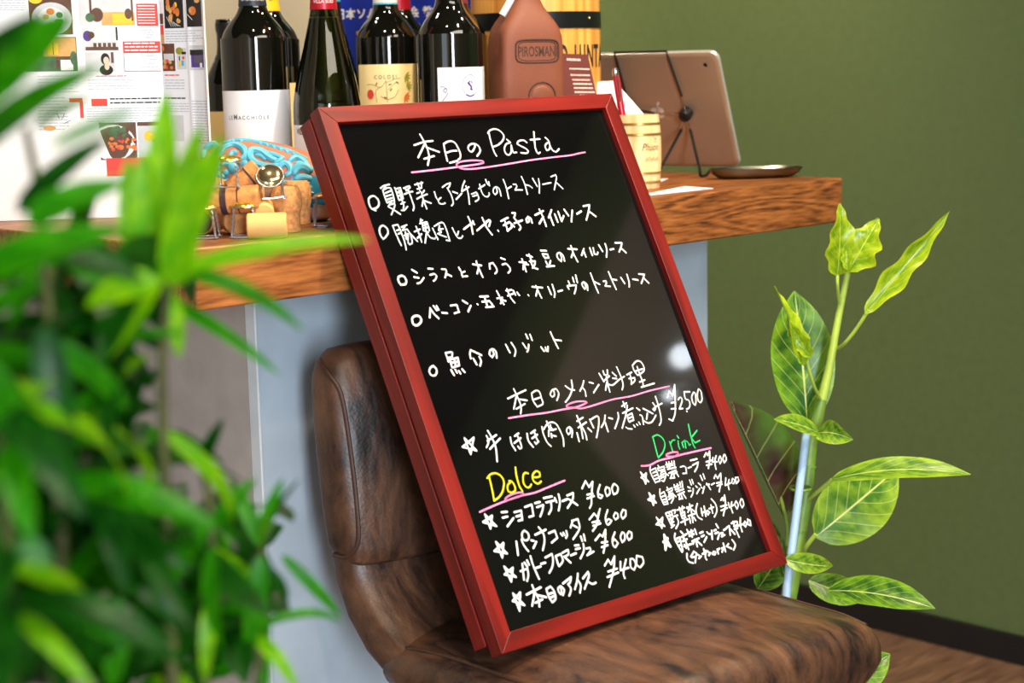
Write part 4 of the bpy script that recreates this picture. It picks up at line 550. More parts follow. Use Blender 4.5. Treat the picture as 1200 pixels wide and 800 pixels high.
nm = {'w': ('white_lettering', 'white marker lettering', 'ink_w'), 'g': ('white_lettering', 'thinner white marker lettering of the first lines', 'ink_g'), 'p': ('pink_underline', 'looped pink underlines', 'ink_p'),
      'y': ('yellow_heading', 'yellow handwritten heading', 'ink_y'), 'n': ('green_heading', 'green handwritten heading', 'ink_n')}
for c, data in [(c, g) for c, d_ in INK.items() for g in ([d_] if c != 'p' else [';'.join(d_.split(';')[i:j]) for i, j in ((0, 2), (2, 4), (4, 5), (5, 6))])]:
    b = MB()
    for item in data.split(';'):
        wd, pts = item.split(':'); pts = [tuple(float(q) * KB * 1e-4 for q in p.split(',')) for p in pts.split(' ')]
        stroke(b, pts, float(wd) * KB * 1e-5, lambda x, y, c=c: Vector((x, y, -.006 + (.0003 if c == 'p' else .0002))))
    b.build(nm[c][0], M[nm[c][2]], ws, smooth=False, label=nm[c][1])

# ------------------------------------------------------------------ things on the worktop
CRH = Vector((CR.x, CR.y, 0)).normalized(); CFH = Vector((CF.x, CF.y, 0)).normalized(); ZV = Vector((0, 0, 1))
ZT = 1.0005
def stand(px, py, d, z=ZT):
    p = at(px, py, d); return Vector((p.x, p.y, z))
def floor_pt(px, py, z=ZT):
    v = ray(px, py); return EYE + v * ((z - EYE.z) / v.z)
BORDEAUX = [(0, .004), (.030, 0), (.0355, .002), (.0375, .008), (.0375, .172), (.0368, .182), (.0335, .193), (.027, .203), (.0205, .211), (.0163, .219), (.0146, .228), (.0138, .245), (.0138, .284), (.0155, .285), (.0155, .297), (.014, .299), (0, .299)]
BURGUNDY = [(0, .004), (.030, 0), (.0358, .002), (.0378, .008), (.0378, .100), (.0366, .118), (.0335, .137), (.0285, .157), (.0235, .176), (.0185, .197), (.0152, .214), (.0136, .232), (.0134, .284), (.0152, .285), (.0152, .295), (.0135, .297), (0, .297)]
SLIM = [(0, .004), (.026, 0), (.0310, .002), (.0325, .008), (.0325, .120), (.030, .140), (.022, .158), (.0155, .170), (.0138, .180), (.0138, .20), (.0152, .201), (.0152, .213), (.014, .215), (0, .215)]
def radius(prof, z):
    for (r0, z0), (r1, z1) in zip(prof, prof[1:]):
        if z0 <= z <= z1 and z1 > z0: return r0 + (r1 - r0) * (z - z0) / (z1 - z0)
    return prof[-2][0]
def smoothprof(prof):
    return [(max(0, p.x), p.y) for p in catmull([(r, z, 0) for r, z in prof[:-3]], 4)] + prof[-3:]
def bottle(label, px, py, d, prof, glass, caps, sc_=1.0):
    loc = stand(px, py, d)
    t = thing('wine_bottle', label, 'bottle', loc)
    b = MB(); b.lathe(smoothprof([(r * sc_, z * sc_) for r, z in prof]), 40); b.build('glass_body', glass, t)
    for name, mat, z0, z1 in caps:
        b = MB(); n = 8
        b.lathe([(radius(prof, z0 + (z1 - z0) * i / n) * sc_ + .0004, (z0 + (z1 - z0) * i / n) * sc_) for i in range(n + 1)] + ([(0, z1 * sc_ + .0005)] if z1 > .29 or (prof is SLIM and z1 > .21) else []), 32)
        b.build(name, mat, t)
    ang0 = math.atan2(EYE.y - loc.y, EYE.x - loc.x)
    def pl(off=0.0):
        def place(x, z, lift=.0004):
            r = radius(prof, z) * sc_ + lift; a = ang0 + off + x / r
            return Vector((r * math.cos(a), r * math.sin(a), z))
        return place
    return t, pl
def label_patch(t, place, x0, x1, z0, z1, mat, name='label', lab=None):
    b = MB(); n = 20; vs_ = []
    for i in range(n + 1):
        x = x0 + (x1 - x0) * i / n
        vs_ += [place(x, z0), place(x, z1)]
    b.add(vs_, [(2 * i, 2 * i + 2, 2 * i + 3, 2 * i + 1) for i in range(n)])
    return b.build(name, mat, t, label=lab)
def ell(mb, cx, cy, rx, ry, place, mi=0, n=20, rot=0.0):
    c, s_ = math.cos(rot), math.sin(rot)
    mb.add([place(cx + rx * math.cos(2 * PI * k / n) * c - ry * math.sin(2 * PI * k / n) * s_, cy + rx * math.cos(2 * PI * k / n) * s_ + ry * math.sin(2 * PI * k / n) * c) for k in range(n)], [tuple(range(n))], mi)

# the white-labelled bottle left of the board
t, pl = bottle('dark wine bottle with plain white label and small grey capitals behind the corks', 301, 120, 1.97, BORDEAUX, M['dark_glass'], [('capsule', M['cap_slate'], .222, .299)])
p = pl(0.0); lb = label_patch(t, p, -.0575, .0575, .02, .129, M['label_white'])
p2 = lambda x, z: p(x, z, .0007)
b = MB(); letter(b, 'L E', .0058, -.0335, .0975, p2, sx=.8, bold=.015); letter(b, 'M', .0080, -.0262, .0975, p2, sx=.9, bold=.015); letter(b, 'A C C H I O L E', .0058, -.0045, .0975, p2, sx=.90, bold=.015)
b.build('label_lettering', M['grey_ink'], lb, smooth=False)
b = MB(); letter(b, 'LE MACCHIOLE', .0042, 0, .2275, lambda x, z: p(x, z, .0008)); b.build('capsule_lettering', M['ribbon'], t, smooth=False)
# yellow-capped bottle behind it
t, pl = bottle('dark wine bottle with yellow neck capsule half hidden behind the white-labelled bottle', 314, 50, 2.09, BORDEAUX, M['dark_glass'], [('capsule', M['cap_yellow'], .220, .299)])
p = pl(0.0); b = MB(); letter(b, 'VE', .011, .002, .232, lambda x, z: p(x, z, .0008)); b.build('capsule_lettering', M['brown_ink'], t, smooth=False)
p = pl(0.6); label_patch(t, p, -.02, .04, .02, .135, M['cream_label'])
# small black-topped bottle by the magazine
t, pl = bottle('small black-capped bottle squeezed between the magazine and the white-labelled bottle', 268, 60, 2.22, SLIM, M['dark_glass'], [('capsule', M['cap_black'], .165, .215)])
p = pl(0.2); label_patch(t, p, -.04, .04, .02, .10, M['cream_label'])
# green sloping bottle
t, pl = bottle('olive green sloping-shouldered bottle with red capsule beside the board corner', 381, 60, 1.93, BURGUNDY, M['olive_glass'], [('capsule', M['cap_red'], .2155, .297)])
b = MB(); b.lathe([(0, .006), (.0345, .008), (.0355, .10), (.034, .118), (.031, .136), (.026, .156), (.0205, .176), (.0150, .197), (.0115, .206), (0, .206)], 32); b.build('wine', M['wine'], t)
p = pl(-.1); lb = label_patch(t, p, -.052, .05, .018, .0905, M['label_white'])
p2 = lambda x, z: p(x, z, .0007)
b = MB(); letter(b, 'VILLA', .0096, -.0385, .0805, p2, align='LEFT', sx=.8, bold=.015); b.build('label_lettering', M['black_ink'], lb, smooth=False)
b = MB(); b.add([p2(-.044 + .088 * i / 16, z) for z in (.02, .05) for i in range(17)], [(i, i + 1, 18 + i, 17 + i) for i in range(16)]); b.build('label_picture', M['turq_deep'], lb, smooth=False)
b = MB(); letter(b, 'VILLA SUD', .0052, 0, .2222, lambda x, z: pl(0)(x, z, .0008)); b.build('capsule_lettering', M['ribbon'], t, smooth=False)
# sloping dark bottle behind
t, pl = bottle('dark sloping bottle with white and blue capsule behind the red-capped green bottle', 388, 60, 2.17, BURGUNDY, M['dark_glass'], [('capsule', M['cap_white'], .238, .297), ('capsule_band', M['cap_blue'], .232, .238)])
# cream label bottle
t, pl = bottle('dark wine bottle with cream label showing painted leaves and a red fruit', 454, 80, 2.12, BORDEAUX, M['dark_glass'], [('capsule', M['cap_white'], .2275, .299), ('capsule_band', M['cap_blue'], .2255, .2275)])
p = pl(0.0); lb = label_patch(t, p, -.0435, .0435, .02, .1545, M['cream_label'])
p2 = lambda x, z: p(x, z, .0007)
b = MB(); letter(b, 'C O L O S I', .0066, -.003, .1372, p2, sx=.85, bold=.012); b.build('label_lettering', M['grey_ink'], lb, smooth=False)
k_ = 1 / 965.0
def q(px, py): return ((px - 455.0) * k_ * 1.12, (225 - 1 - py) * k_ + .003)
b = MB(); ell(b, *q(435.5, 112), .0048, .0058, p2); b.build('label_fruit', M['red_ink'], lb, smooth=False)
for mat, cx, cy, aa in (('olive_ink', 474, 92, -.4), ('olive_ink', 476, 103.5, .2), ('orange_ink', 473, 115, -.5)):
    b = MB(); x, z = q(cx, cy)
    for da in (-1.1, -.55, 0, .55, 1.1):
        a = PI + aa + da; ell(b, x - .0038 * math.cos(a), z - .0038 * math.sin(a), .0044, .0011, p2, rot=a)
    b.build('label_leaf', M[mat], lb, smooth=False)
b = MB()
for pts in ([(431, 101), (438, 100.5), (447, 104), (453, 97)], [(453, 96), (454, 121)], [(443, 121), (442, 108), (449, 103)], [(453, 99), (462, 95), (468, 94)], [(455, 107), (462, 100), (465, 98)], [(454, 118), (462, 115), (466, 107)], [(447, 114), (453, 118)]):
    stroke(b, [q(*w_) for w_ in pts], .0005, p2)
for cx, cy, aa in ((443, 100, 1.2), (457, 101, .3), (465, 99, -.7), (458, 107, .8), (452, 116, -.3)): ell(b, *q(cx, cy), .0022, .0008, p2, rot=aa)
b.build('label_twigs', M['brown_ink'], lb, smooth=False)
t, pl = bottle('dark bottle with red capsule behind the cream-labelled bottle', 468, 30, 2.22, BORDEAUX, M['dark_glass'], [('capsule', M['cap_red'], .222, .299)])
# white label with purple marks
t, pl = bottle('dark wine bottle with turned white label and purple seal beside the clay jug', 528, 80, 1.97, BORDEAUX, M['dark_glass'], [('capsule', M['cap_black'], .232, .299)])
p = pl(0.42); lb = label_patch(t, p, -.031, .030, .02, .1495, M['label_white'])
p2 = lambda x, z: p(x, z, .0007)
b = MB()
def q3(px, py):
    s_ = max(-.99, min(.99, (px - 528.5) / 39.0)); return (.0375 * (math.asin(s_) - .42), (235.2 - py) / 1038.0)
stroke(b, [q3(516, 102), q3(520, 102), q3(523.5, 105), q3(522, 108.5), q3(519.5, 107.5), q3(520, 104.5), q3(523, 104)], .0006, p2); stroke(b, [q3(518, 118), q3(522, 113), q3(524.5, 109)], .0006, p2)
ex, ez = q3(550.5, 101)
for k in range(40):
    a = 2 * PI * k / 40
    if not -2.2 < (a if a < PI else a - 2 * PI) < -0.95: ell(b, ex + .0098 * math.cos(a), ez + .0118 * math.sin(a), .0006, .0006, p2, n=8)
stroke(b, [(ex - .0055, ez - .0098), (ex, ez - .0118), (ex + .005, ez - .0102)], .0014, p2)
for dx, dz, rx, ry, ro in ((-.0015, .002, .0026, .0014, -.9), (.001, -.001, .0028, .0012, -1.0), (.0022, .0035, .0008, .0016, .4), (.0015, -.0042, .0022, .0009, -.3), (-.0004, .0046, .0012, .0008, 0)): ell(b, ex + dx, ez + dz, rx, ry, p2, rot=ro)
b.build('label_emblem', M['purple_ink'], lb, smooth=False)
pb = pl(0.42); label_patch(t, pb, .0305, .0465, .02, .150, M['sky_ink'], name='back_label')
t, pl = bottle('dark bottle with maroon capsule behind the purple-sealed bottle', 534, 30, 2.09, BORDEAUX, M['dark_glass'], [('capsule', M['cap_maroon'], .224, .299)])

# the blue book standing behind the bottles
a = math.radians(17); rr = (CRH * math.cos(a) - CFH * math.sin(a)); nn = (-CFH * math.cos(a) - CRH * math.sin(a)); c0 = stand(552, 30, 2.31)
MBK = Matrix(((rr.x, 0, nn.x, c0.x), (rr.y, 0, nn.y, c0.y), (0, 1, 0, ZT), (0, 0, 0, 1)))
bk_ = thing('standing_book', 'blue textbook standing upright behind the bottles with white Japanese title', 'book')
bk_.matrix_world = MBK
b = MB(); b.box(-.19, 0, 0, .268, -.002, 0); b.build('front_cover', M['book_blue'], bk_, smooth=False, bevel=.0005)
b = MB(); b.box(-.19, 0, 0, .268, -.036, -.034); b.build('back_cover', M['book_blue'], bk_, smooth=False)
b = MB(); b.box(-.001, .0008, 0, .268, -.035, -.001); sp_ = b.build('spine', M['book_spine'], bk_, smooth=False)
b = MB(); b.box(-.186, -.001, .003, .265, -.034, -.002); b.build('page_block', M['paper'], bk_, smooth=False)
b = MB()
kk = 1 / 880.0 / math.cos(a)
for ch, px in zip('日本ソムリエ協会教本', (396, 408.5, 421.5, 434, 446.5, 459, 472, 485, 501.5, 514.5)):
    letter(b, ch, .0152, (px - 552) * kk * 1.0, .2165, lambda x, y: Vector((x, y, .0004)), sx=.98, bold=.02)
b.build('cover_title', M['label_white'], bk_, smooth=False)
b = MB()
for i, ch in enumerate('ソムリエ教本'): letter(b, ch, .0125, 0, .2245 - i * .0142, lambda x, y: Vector((.0012, y, -.018 - x)), bold=.02)
b.build('spine_title', M['label_white'], sp_, smooth=False)
b = MB()
for i in range(4): b.box(-.163 + .003 * i, -.151 + .003 * i, .199 - .006 * i - .005, .199 - .006 * i, .0002, .0012)
b.build('cover_emblem', M['gold'], bk_, smooth=False)

# wooden cask with a black band
c0 = stand(628, 60, 2.17); R0 = .0775
cask = thing('wooden_cask', 'yellow pine cask with black metal band and stencilled lettering behind the clay jug', 'cask', c0)
def rc(z): return R0 + .003 * (1 - ((z - .15) / .15) ** 2)
b = MB(); b.lathe([(0, 0.001)] + [(rc(z), z) for z in [i * .015 for i in range(21)]] + [(rc(.3) - .012, .3), (rc(.29) - .012, .285), (0, .285)], 48); b.build('cask_body', M['barrel'], cask)
def rcb(z): return rc(z) + .0012
for z0, z1 in ((.1925, .2125), (.02, .04)):
    b = MB(); b.lathe([(rc(z0) - .001, z0)] + [(rcb(z0 + (z1 - z0) * i / 4), z0 + (z1 - z0) * i / 4) for i in range(5)] + [(rc(z1) - .001, z1)], 48); band = b.build('metal_band', M['black_band'], cask)
    angc = math.atan2(EYE.y - c0.y, EYE.x - c0.x)
    b = MB(); aa = angc + math.asin(.80); b.ball((rcb(z0 + .01) * math.cos(aa), rcb(z0 + .01) * math.sin(aa), (z0 + z1) / 2 + .002), .002, .002, .002, 10); b.build('rivet', M['gold'], band)
b = MB()
for ch, px, sx in (('Q', 658, .42), ('U', 674.5, .42), ('I', 682, .42), ('N', 688.5, .5), ('T', 695.5, .62), ('A', 700.5, .7)):
    th = math.asin(min(.985, (px - 628) / 74.0))
    letter(b, ch, .038, 0, .1465, lambda x, z, th=th: Vector((rc(z) + .0005) * Vector((math.cos(angc + th + x / rc(z)), math.sin(angc + th + x / rc(z)), 0)) + Vector((0, 0, z))), sx=sx, bold=.02)
b.build('stencil_lettering', M['black_ink'], cask, smooth=False)

# clay jug
a = math.radians(22); rr = CRH * math.cos(a) + CFH * math.sin(a); nn = -CFH * math.cos(a) + CRH * math.sin(a); c0 = stand(616, 80, 2.0)
jug = thing('clay_jug', 'flat-sided brown clay wine jug with a framed word engraved on its front', 'jug')
jug.matrix_world = Matrix(((rr.x, -nn.x, 0, c0.x), (rr.y, -nn.y, 0, c0.y), (0, 0, 1, ZT), (0, 0, 0, 1)))
secs = []
for z, w_, d_, e in [(0, .034, .024, 5), (.003, .0375, .027, 6), (.01, .0385, .028, 7), (.17, .0385, .028, 7), (.182, .038, .0275, 6), (.191, .036, .0265, 5), (.199, .0315, .0245, 4.2), (.207, .026, .022, 3.4), (.216, .0205, .0185, 2.8), (.226, .0165, .016, 2.3), (.24, .0148, .0148, 2), (.285, .0140, .0140, 2), (.287, .0165, .0165, 2), (.298, .0165, .0165, 2), (.30, .014, .014, 2)]:
    secs.append([Vector((x, y, z)) for x, y in sup(w_, d_, e, 64)])
b = MB(); b.loft(secs); jb = b.build('jug_body', M['clay'], jug)
FRT = -.0283
def jf(x, z, l=0.0): return Vector((x, FRT - l + .0006, z))
b = MB()
for w_, h_, r_ in ((.0262, .0128, .0011), (.0232, .0105, .0006)):
    b.tube([jf(.003 + x, .1655 + z) for x, z in sup(w_, h_, 5, 48)], r_, 8, close=True)
b.tube([jf(.008 + .0165 * math.cos(t_), .114 + .0165 * math.sin(t_)) for t_ in [2 * PI * k / 40 for k in range(40)]], .0010, 8, close=True)
b.build('engraved_outline', M['clay_dark'], jb)
b = MB(); letter(b, 'PIROSMANI', .0158, .0035, .1598, lambda x, z: jf(x, z, .0003), sx=.60, bold=.022); b.build('engraved_lettering', M['clay_dark'], jb, smooth=False)
b = MB(); b.ball(jf(.008, .114), .0135, .0022, .0135, 24); b.ball(jf(.010, .110, .002), .005, .002, .004, 14); b.build('medallion', M['clay'], jb)
b = MB(); b.tube(catmull([(-.0150, -.006, .262), (-.0155, -.012, .238), (-.024, -.0165, .222), (-.034, -.0155, .206)], 6), .0042, 10, flat=(0, 0, 1)); b.build('ribbon', M['ribbon'], jug)
b = MB(); b.tube([(.0155 * math.cos(t_), .0155 * math.sin(t_), .262) for t_ in [2 * PI * k / 24 for k in range(24)]], .0022, 8, close=True); b.build('ribbon', M['ribbon'], jug)

# folded maroon card
def quad_sheet(name, c, mat, th, parent=None):
    c = [Vector(q_) for q_ in c]; n_ = (c[1] - c[0]).cross(c[3] - c[0]).normalized() * th
    b = MB(); b.add(c + [q_ + n_ for q_ in c], [(0, 1, 2, 3), (7, 6, 5, 4)] + [(i, i + 4, (i + 1) % 4 + 4, (i + 1) % 4) for i in range(4)])
    return b.build(name, mat, parent, smooth=False)
cc = [floor_pt(668, 226), floor_pt(723, 222), None, at(640, 62, 2.07)]
_n = (cc[1] - cc[0]).cross(cc[3] - cc[0]); _v = ray(688.5, 64); cc[2] = EYE + _v * ((cc[0] - EYE).dot(_n) / _v.dot(_n))
mc = quad_sheet('maroon_card', cc, M['maroon_card'], .0006)
tag(mc, 'maroon folded table card with rows of pale print leaning behind the clay jug', 'card')
n_ = (cc[1] - cc[0]).cross(cc[3] - cc[0]).normalized(); n_ = n_ if n_.dot(EYE - cc[0]) > 0 else -n_
b = MB()
def cp(u, v): return cc[0].lerp(cc[1], u).lerp(cc[3].lerp(cc[2], u), v) + n_ * .0009
for v, u0, u1, h in ((.965, .46, .80, .016), (.895, .48, .97, .010), (.85, .48, .93, .011), (.815, .50, .92, .011), (.785, .50, .94, .011), (.755, .50, .95, .011), (.725, .50, .96, .011), (.70, .60, .90, .010), (.67, .55, .95, .010)):
    u = u0
    while u < u1:
        wd = rnd.uniform(.015, .05); b.add([cp(u, v - h), cp(min(u1, u + wd), v - h), cp(min(u1, u + wd), v), cp(u, v)], [(0, 1, 2, 3)]); u += wd + .012
b.build('card_print', M['card_ink'], mc, smooth=False)

# pen cup, pen and slip of paper
c0 = stand(747, 180, 2.11)
cup = thing('pen_cup', 'small pale wooden cask used as a pen cup with brass hoops and script', 'cup', c0)
def rk(z): return .0262 + .0028 * (1 - ((z - .044) / .044) ** 2)
b = MB(); b.lathe([(0, 0)] + [(rk(z), z) for z in [i * .0088 for i in range(11)]] + [(.0232, .088), (.0232, .012), (0, .012)], 40); b.build('cup_body', M['cask'], cup)
for z in (.0775, .065, .019, .008):
    b = MB(); b.lathe([(rk(z) - .0005, z - .0018), (rk(z) + .0008, z - .0012), (rk(z) + .0008, z + .0012), (rk(z) - .0005, z + .0018)], 40); b.build('hoop', M['brass'], cup)
angc = math.atan2(EYE.y - c0.y, EYE.x - c0.x)
def kp(x, z): aa = angc + x / rk(z); return Vector(((rk(z) + .0004) * math.cos(aa), (rk(z) + .0004) * math.sin(aa), z))
b = MB(); letter(b, 'Phuon', .0125, .0165, .046, kp, sx=.72, shear=.35)
stroke(b, [(.008, .041), (.030, .041)], .0004, kp)
for i in range(9): stroke(b, [(.010 + i * .0022, .0335), (.0105 + i * .0022, .0365 + .001 * (i % 3))], .0006, kp)
for r_, zz in ((.0024, .062), (.002, .0575)):
    stroke(b, [(.024 + r_ * math.cos(t_), zz + r_ * math.sin(t_)) for t_ in [2 * PI * k / 12 for k in range(13)]], .0004, kp)
b.build('cup_lettering', M['black_ink'], cup, smooth=False)
pa, pb_ = at(720.5, 80, 2.10), Vector((c0.x - .004, c0.y + .006, 1.014)); dv = (pb_ - pa)
pen = thing('ballpoint_pen', 'red and silver ballpoint pen standing in the wooden pen cup', 'pen')
b = MB(); b.tube([pa + dv * t_ for t_ in (.06, .10, .85, 1.0)], [.0040, .0044, .0044, .0015], 14); b.build('barrel', M['pen_red'], pen)
b = MB(); b.tube([pa, pa + dv * .015, pa + dv * .02, pa + dv * .065], [.0028, .0030, .0042, .0042], 14); o_ = -CFH * .0052 + CRH * .001; b.tube([pa + dv * .04 + o_, pa + dv * .3 + o_, pa + dv * .31 + o_ * .8], .0011, 8); b.build('clip', M['silver'], pen)
b = MB(); P5 = [at(733, 178, 2.118), at(762, 178, 2.118), at(757.5, 137, 2.135), at(720, 94.5, 2.15), at(696, 96, 2.15), at(700, 120, 2.145)]
n_ = -CFH * .0005
b.add(P5 + [q_ + n_ for q_ in P5], [(0, 1, 2, 3, 4, 5), (11, 10, 9, 8, 7, 6)] + [(i, i + 6, (i + 1) % 6 + 6, (i + 1) % 6) for i in range(6)])
tag(b.build('paper_slip', M['paper'], smooth=False), 'white paper slip with slanted edge stuck in the wooden pen cup', 'paper')
for pts, lab in (([(724, 222.5), (741, 213), (783, 209.3), (746, 226)], 'white paper sheet lying on the worktop at the foot of the pen cup'),
                 ([(742, 231.2), (762, 226.5), (803, 218.5), (836, 221)], 'white paper sheet lying along the front edge of the worktop')):
    b = MB(); g = [floor_pt(*q_, z=ZT) for q_ in pts]
    b.add(g + [q_ + Vector((0, 0, .0006)) for q_ in g], [(3, 2, 1, 0), (4, 5, 6, 7)] + [(i, (i + 1) % 4, (i + 1) % 4 + 4, i + 4) for i in range(4)])
    tag(b.build('paper_sheet', M['paper'], smooth=False), lab, 'paper')

# tablet on its wire stand
a = math.radians(30); le = math.radians(27)
rr = CRH * math.cos(a) - CFH * math.sin(a); nh = -CFH * math.cos(a) - CRH * math.sin(a)
up = ZV * math.cos(le) + nh * math.sin(le); nn = nh * math.cos(le) - ZV * math.sin(le); O0 = at(868, 197, 2.335)
tab = thing('tablet', 'champagne aluminium tablet seen from behind leaning on a wire stand', 'tablet')
tab.matrix_world = Matrix(((rr.x, up.x, nn.x, O0.x), (rr.y, up.y, nn.y, O0.y), (rr.z, up.z, nn.z, O0.z), (0, 0, 0, 1)))
TW, TH = .245, .173
def rr_(w_, h_, r_, z, n=8):
    out = []
    for cx, cy, a0 in ((-r_, r_, -PI / 2), (-r_, h_ - r_, 0), (-w_ + r_, h_ - r_, PI / 2), (-w_ + r_, r_, PI)):
        for k in range(n + 1):
            t_ = a0 + PI / 2 * k / n; out.append((cx + r_ * math.cos(t_), cy + r_ * math.sin(t_), z))
    return out
def inset(pts, d):
    return [(x + (d if x < -TW / 2 else -d), y + (d if y < TH / 2 else -d), z) for x, y, z in pts]
base = rr_(TW, TH, .012, 0)
def zz(pts, z): return [Vector((x, y, z)) for x, y, _ in pts]
b = MB(); b.loft([zz(inset(base, .0006), -.0068), zz(base, -.006), zz(base, -.0038), zz(inset(base, .0012), -.0018)], cap=False); b.build('rim', M['alu_edge'], tab)
b = MB(); b.loft([zz(inset(base, .0012), -.0018), zz(inset(base, .003), -.0006), zz(inset(base, .006), 0)], cap=False); b.add(zz(inset(base, .006), 0), [tuple(range(36))]); b.build('back_shell', M['alu'], tab)
b = MB(); b.add(zz(inset(base, .0006), -.0068), [tuple(range(35, -1, -1))]); b.build('screen', M['black_glass'], tab, smooth=False)
def ipl(px, py, w_=0.0):
    v = ray(px, py); den = v.dot(nn); s_ = ((O0 + nn * w_ - EYE).dot(nn)) / den; q_ = EYE + v * s_ - O0
    return Vector((q_.dot(rr), q_.dot(up), w_))
b = MB(); cx = ipl(826.5, 76, 0); b.lathe([(0, .0004), (.0026, .0004), (.003, 0)][::-1], 20, M=Matrix.Translation((cx.x, cx.y, 0))); b.build('camera_lens', M['black_glass'], tab)
b = MB(); cx = ipl(771, 131, 0); f_ = lambda x, y: Vector((cx.x + x, cx.y + y, .0003))
for s_ in (-1, 1): ell(b, s_ * .0035, -.001, .0062, .0085, f_)
ell(b, .003, .012, .0018, .004, f_, rot=-.6); b.build('back_logo', M['alu_edge'], tab, smooth=False)
b = MB(); b.lathe([(.004, 0), (.005, .001), (.005, .002)], 12, M=Matrix.Translation((-.02, TH - .008, -.004)))
std = thing('tablet_stand', 'black wire stand with round black hub holding the tablet', 'stand')
I_ = lambda px, py, w_: tab.matrix_world @ ipl(px, py, w_)
Hb = I_(803.5, 134, .011)
b = MB()
top = [I_(733, 118, .004), I_(724, 80, .004), I_(722, 65, .004)]
hook = TH + .0035
def loc_(x, y, z): return tab.matrix_world @ Vector((x, y, z))
xl, xr = ipl(722, 66, 0).x, ipl(783, 64, 0).x
wirepath = [I_(768, 133, .008), I_(745, 128, .005), I_(733, 110, .004), loc_(xl + .001, TH - .006, .0035), loc_(xl, hook, .0025), loc_(xr, hook, .0025), loc_(xr + .001, TH - .006, .0035), I_(799, 113, .006)]
b.tube(wirepath, .0017, 8)
f1, f2 = floor_pt(772.5, 207.5, ZT + .0022), floor_pt(821, 205.5, ZT + .0022)
b.tube([I_(798.5, 152, .012), f1 + Vector((0, 0, .008)), f1, f1 - CRH * .004 + CFH * .006], .0020, 8)
b.tube(catmull([I_(809, 152, .012), f2 + Vector((0, 0, .012)) - CRH * .002, f2, f2 + CRH * .008 + CFH * .006, f2 + CRH * .014 + CFH * .012 + Vector((0, 0, .006))], 5), .0020, 8)
b.build('wire_frame', M['black_rubber'], std)
b = MB(); b.tube([I_(799, 113, .006), Hb], .0011, 8); b.tube([Hb, I_(798.5, 152, .012)], .0011, 8); b.tube([Hb, I_(809, 152, .012)], .0011, 8); b.tube([Hb, I_(768, 133, .008)], .0011, 8); b.build('bare_wire', M['silver'], std)
Mh = Matrix.Translation(Hb) @ nn.to_track_quat('Z', 'Y').to_matrix().to_4x4()
b = MB(); b.lathe([(.004, -.010), (.0085, -.006), (.0088, .004), (.0072, .0075), (.003, .008), (.0024, .006), (0, .006)], 28, M=Mh); b.build('hub', M['black_rubber'], std)

# pewter tray
c0 = (floor_pt(831, 210) + floor_pt(940, 206)) / 2; dl = (floor_pt(940, 206) - floor_pt(831, 210)); L_ = .5 * dl.length; an = math.atan2(dl.y, dl.x)
tr = MB()
secs = [[Vector((x, y, z)) for x, y in sup(L_ * kx, .027 * ky, 2.3, 48)] for kx, ky, z in ((.70, .55, 0), (.80, .72, .0012), (.92, .92, .006), (1.0, 1.0, .0125), (.985, .97, .0130), (.90, .88, .0075), (.78, .70, .0032), (.5, .4, .0026))]
tr.loft(secs); o = tr.build('pewter_tray', M['pewter']); o.location = c0; o.rotation_euler = (0, 0, an)
tag(o, 'shallow oval dark pewter tray at the right end of the worktop', 'tray')

# magazine standing open
G = stand(191, 100, 1.85)
mg = thing('magazine', 'glossy magazine standing open on the worktop behind the leaves, full of pictures', 'magazine', G)
lc = catmull([(-.215, -.030), (-.16, -.026), (-.10, -.020), (-.05, -.014), (-.02, -.008), (-.006, -.002), (0, 0)], 6)
rcv = catmull([(0, 0), (.006, -.006), (.018, -.014), (.030, -.022), (.034, -.027), (.040, -.030), (.052, -.044), (.0565, -.055), (.0575, -.060), (.0570, -.063)], 6)
def crv(cv, x):
    for p0, p1 in zip(cv, cv[1:]):
        if p0[0] <= x <= p1[0]: return p0[1] + (p1[1] - p0[1]) * (x - p0[0]) / max(1e-9, p1[0] - p0[0])
    return cv[0][1] if x < cv[0][0] else cv[-3][1]
PH = .288
def pw(x, f_, z): q_ = CRH * x + CFH * f_; return Vector((q_.x, q_.y, z))
for nm_, cv in (('left_page', lc), ('right_page', rcv)):
    b = MB(); vs_ = []
    for th in (0, .004):
        for q_ in cv: vs_ += [pw(q_[0], q_[1] + th, 0), pw(q_[0], q_[1] + th, PH)]
    n = len(cv); fs = [(2 * i, 2 * i + 2, 2 * i + 3, 2 * i + 1) for i in range(n - 1)] + [(2 * n + 2 * i + 1, 2 * n + 2 * i + 3, 2 * n + 2 * i + 2, 2 * n + 2 * i) for i in range(n - 1)]
    fs += [(2 * i + 1, 2 * i + 3, 2 * n + 2 * i + 3, 2 * n + 2 * i + 1) for i in range(n - 1)] + [(0, 1, 2 * n + 1, 2 * n), (2 * n - 2, 4 * n - 2, 4 * n - 1, 2 * n - 1)]
    b.add(vs_, fs); pg = b.build(nm_, M['gloss_paper'], mg)
    if nm_ == 'left_page': LP_ = pg
    else: RP_ = pg
PXM = 1106.0
def pg_place(lift):
    def place(px, py):
        x = (px - 191.5) / PXM; z = (252.8 + (px - 191) * -.012 - py) / PXM
        cv = lc if x <= 0 else rcv
        xx = x if x <= 0 else x * .965
        return pw(xx, crv(cv, xx) - lift, max(.001, min(PH - .001, z)))
    return place
PRINT = {}
class _Sl:
    def __init__(s, page, mat): s.p, s.k = PRINT.setdefault(page, (MB(), [])); s.i = s.k.index(mat) if mat in s.k else (s.k.append(mat) or len(s.k) - 1)
    def add(s, v, f, mi=0): s.p.add(v, f, s.i)
def pr(mat, page): return _Sl(page, mat)
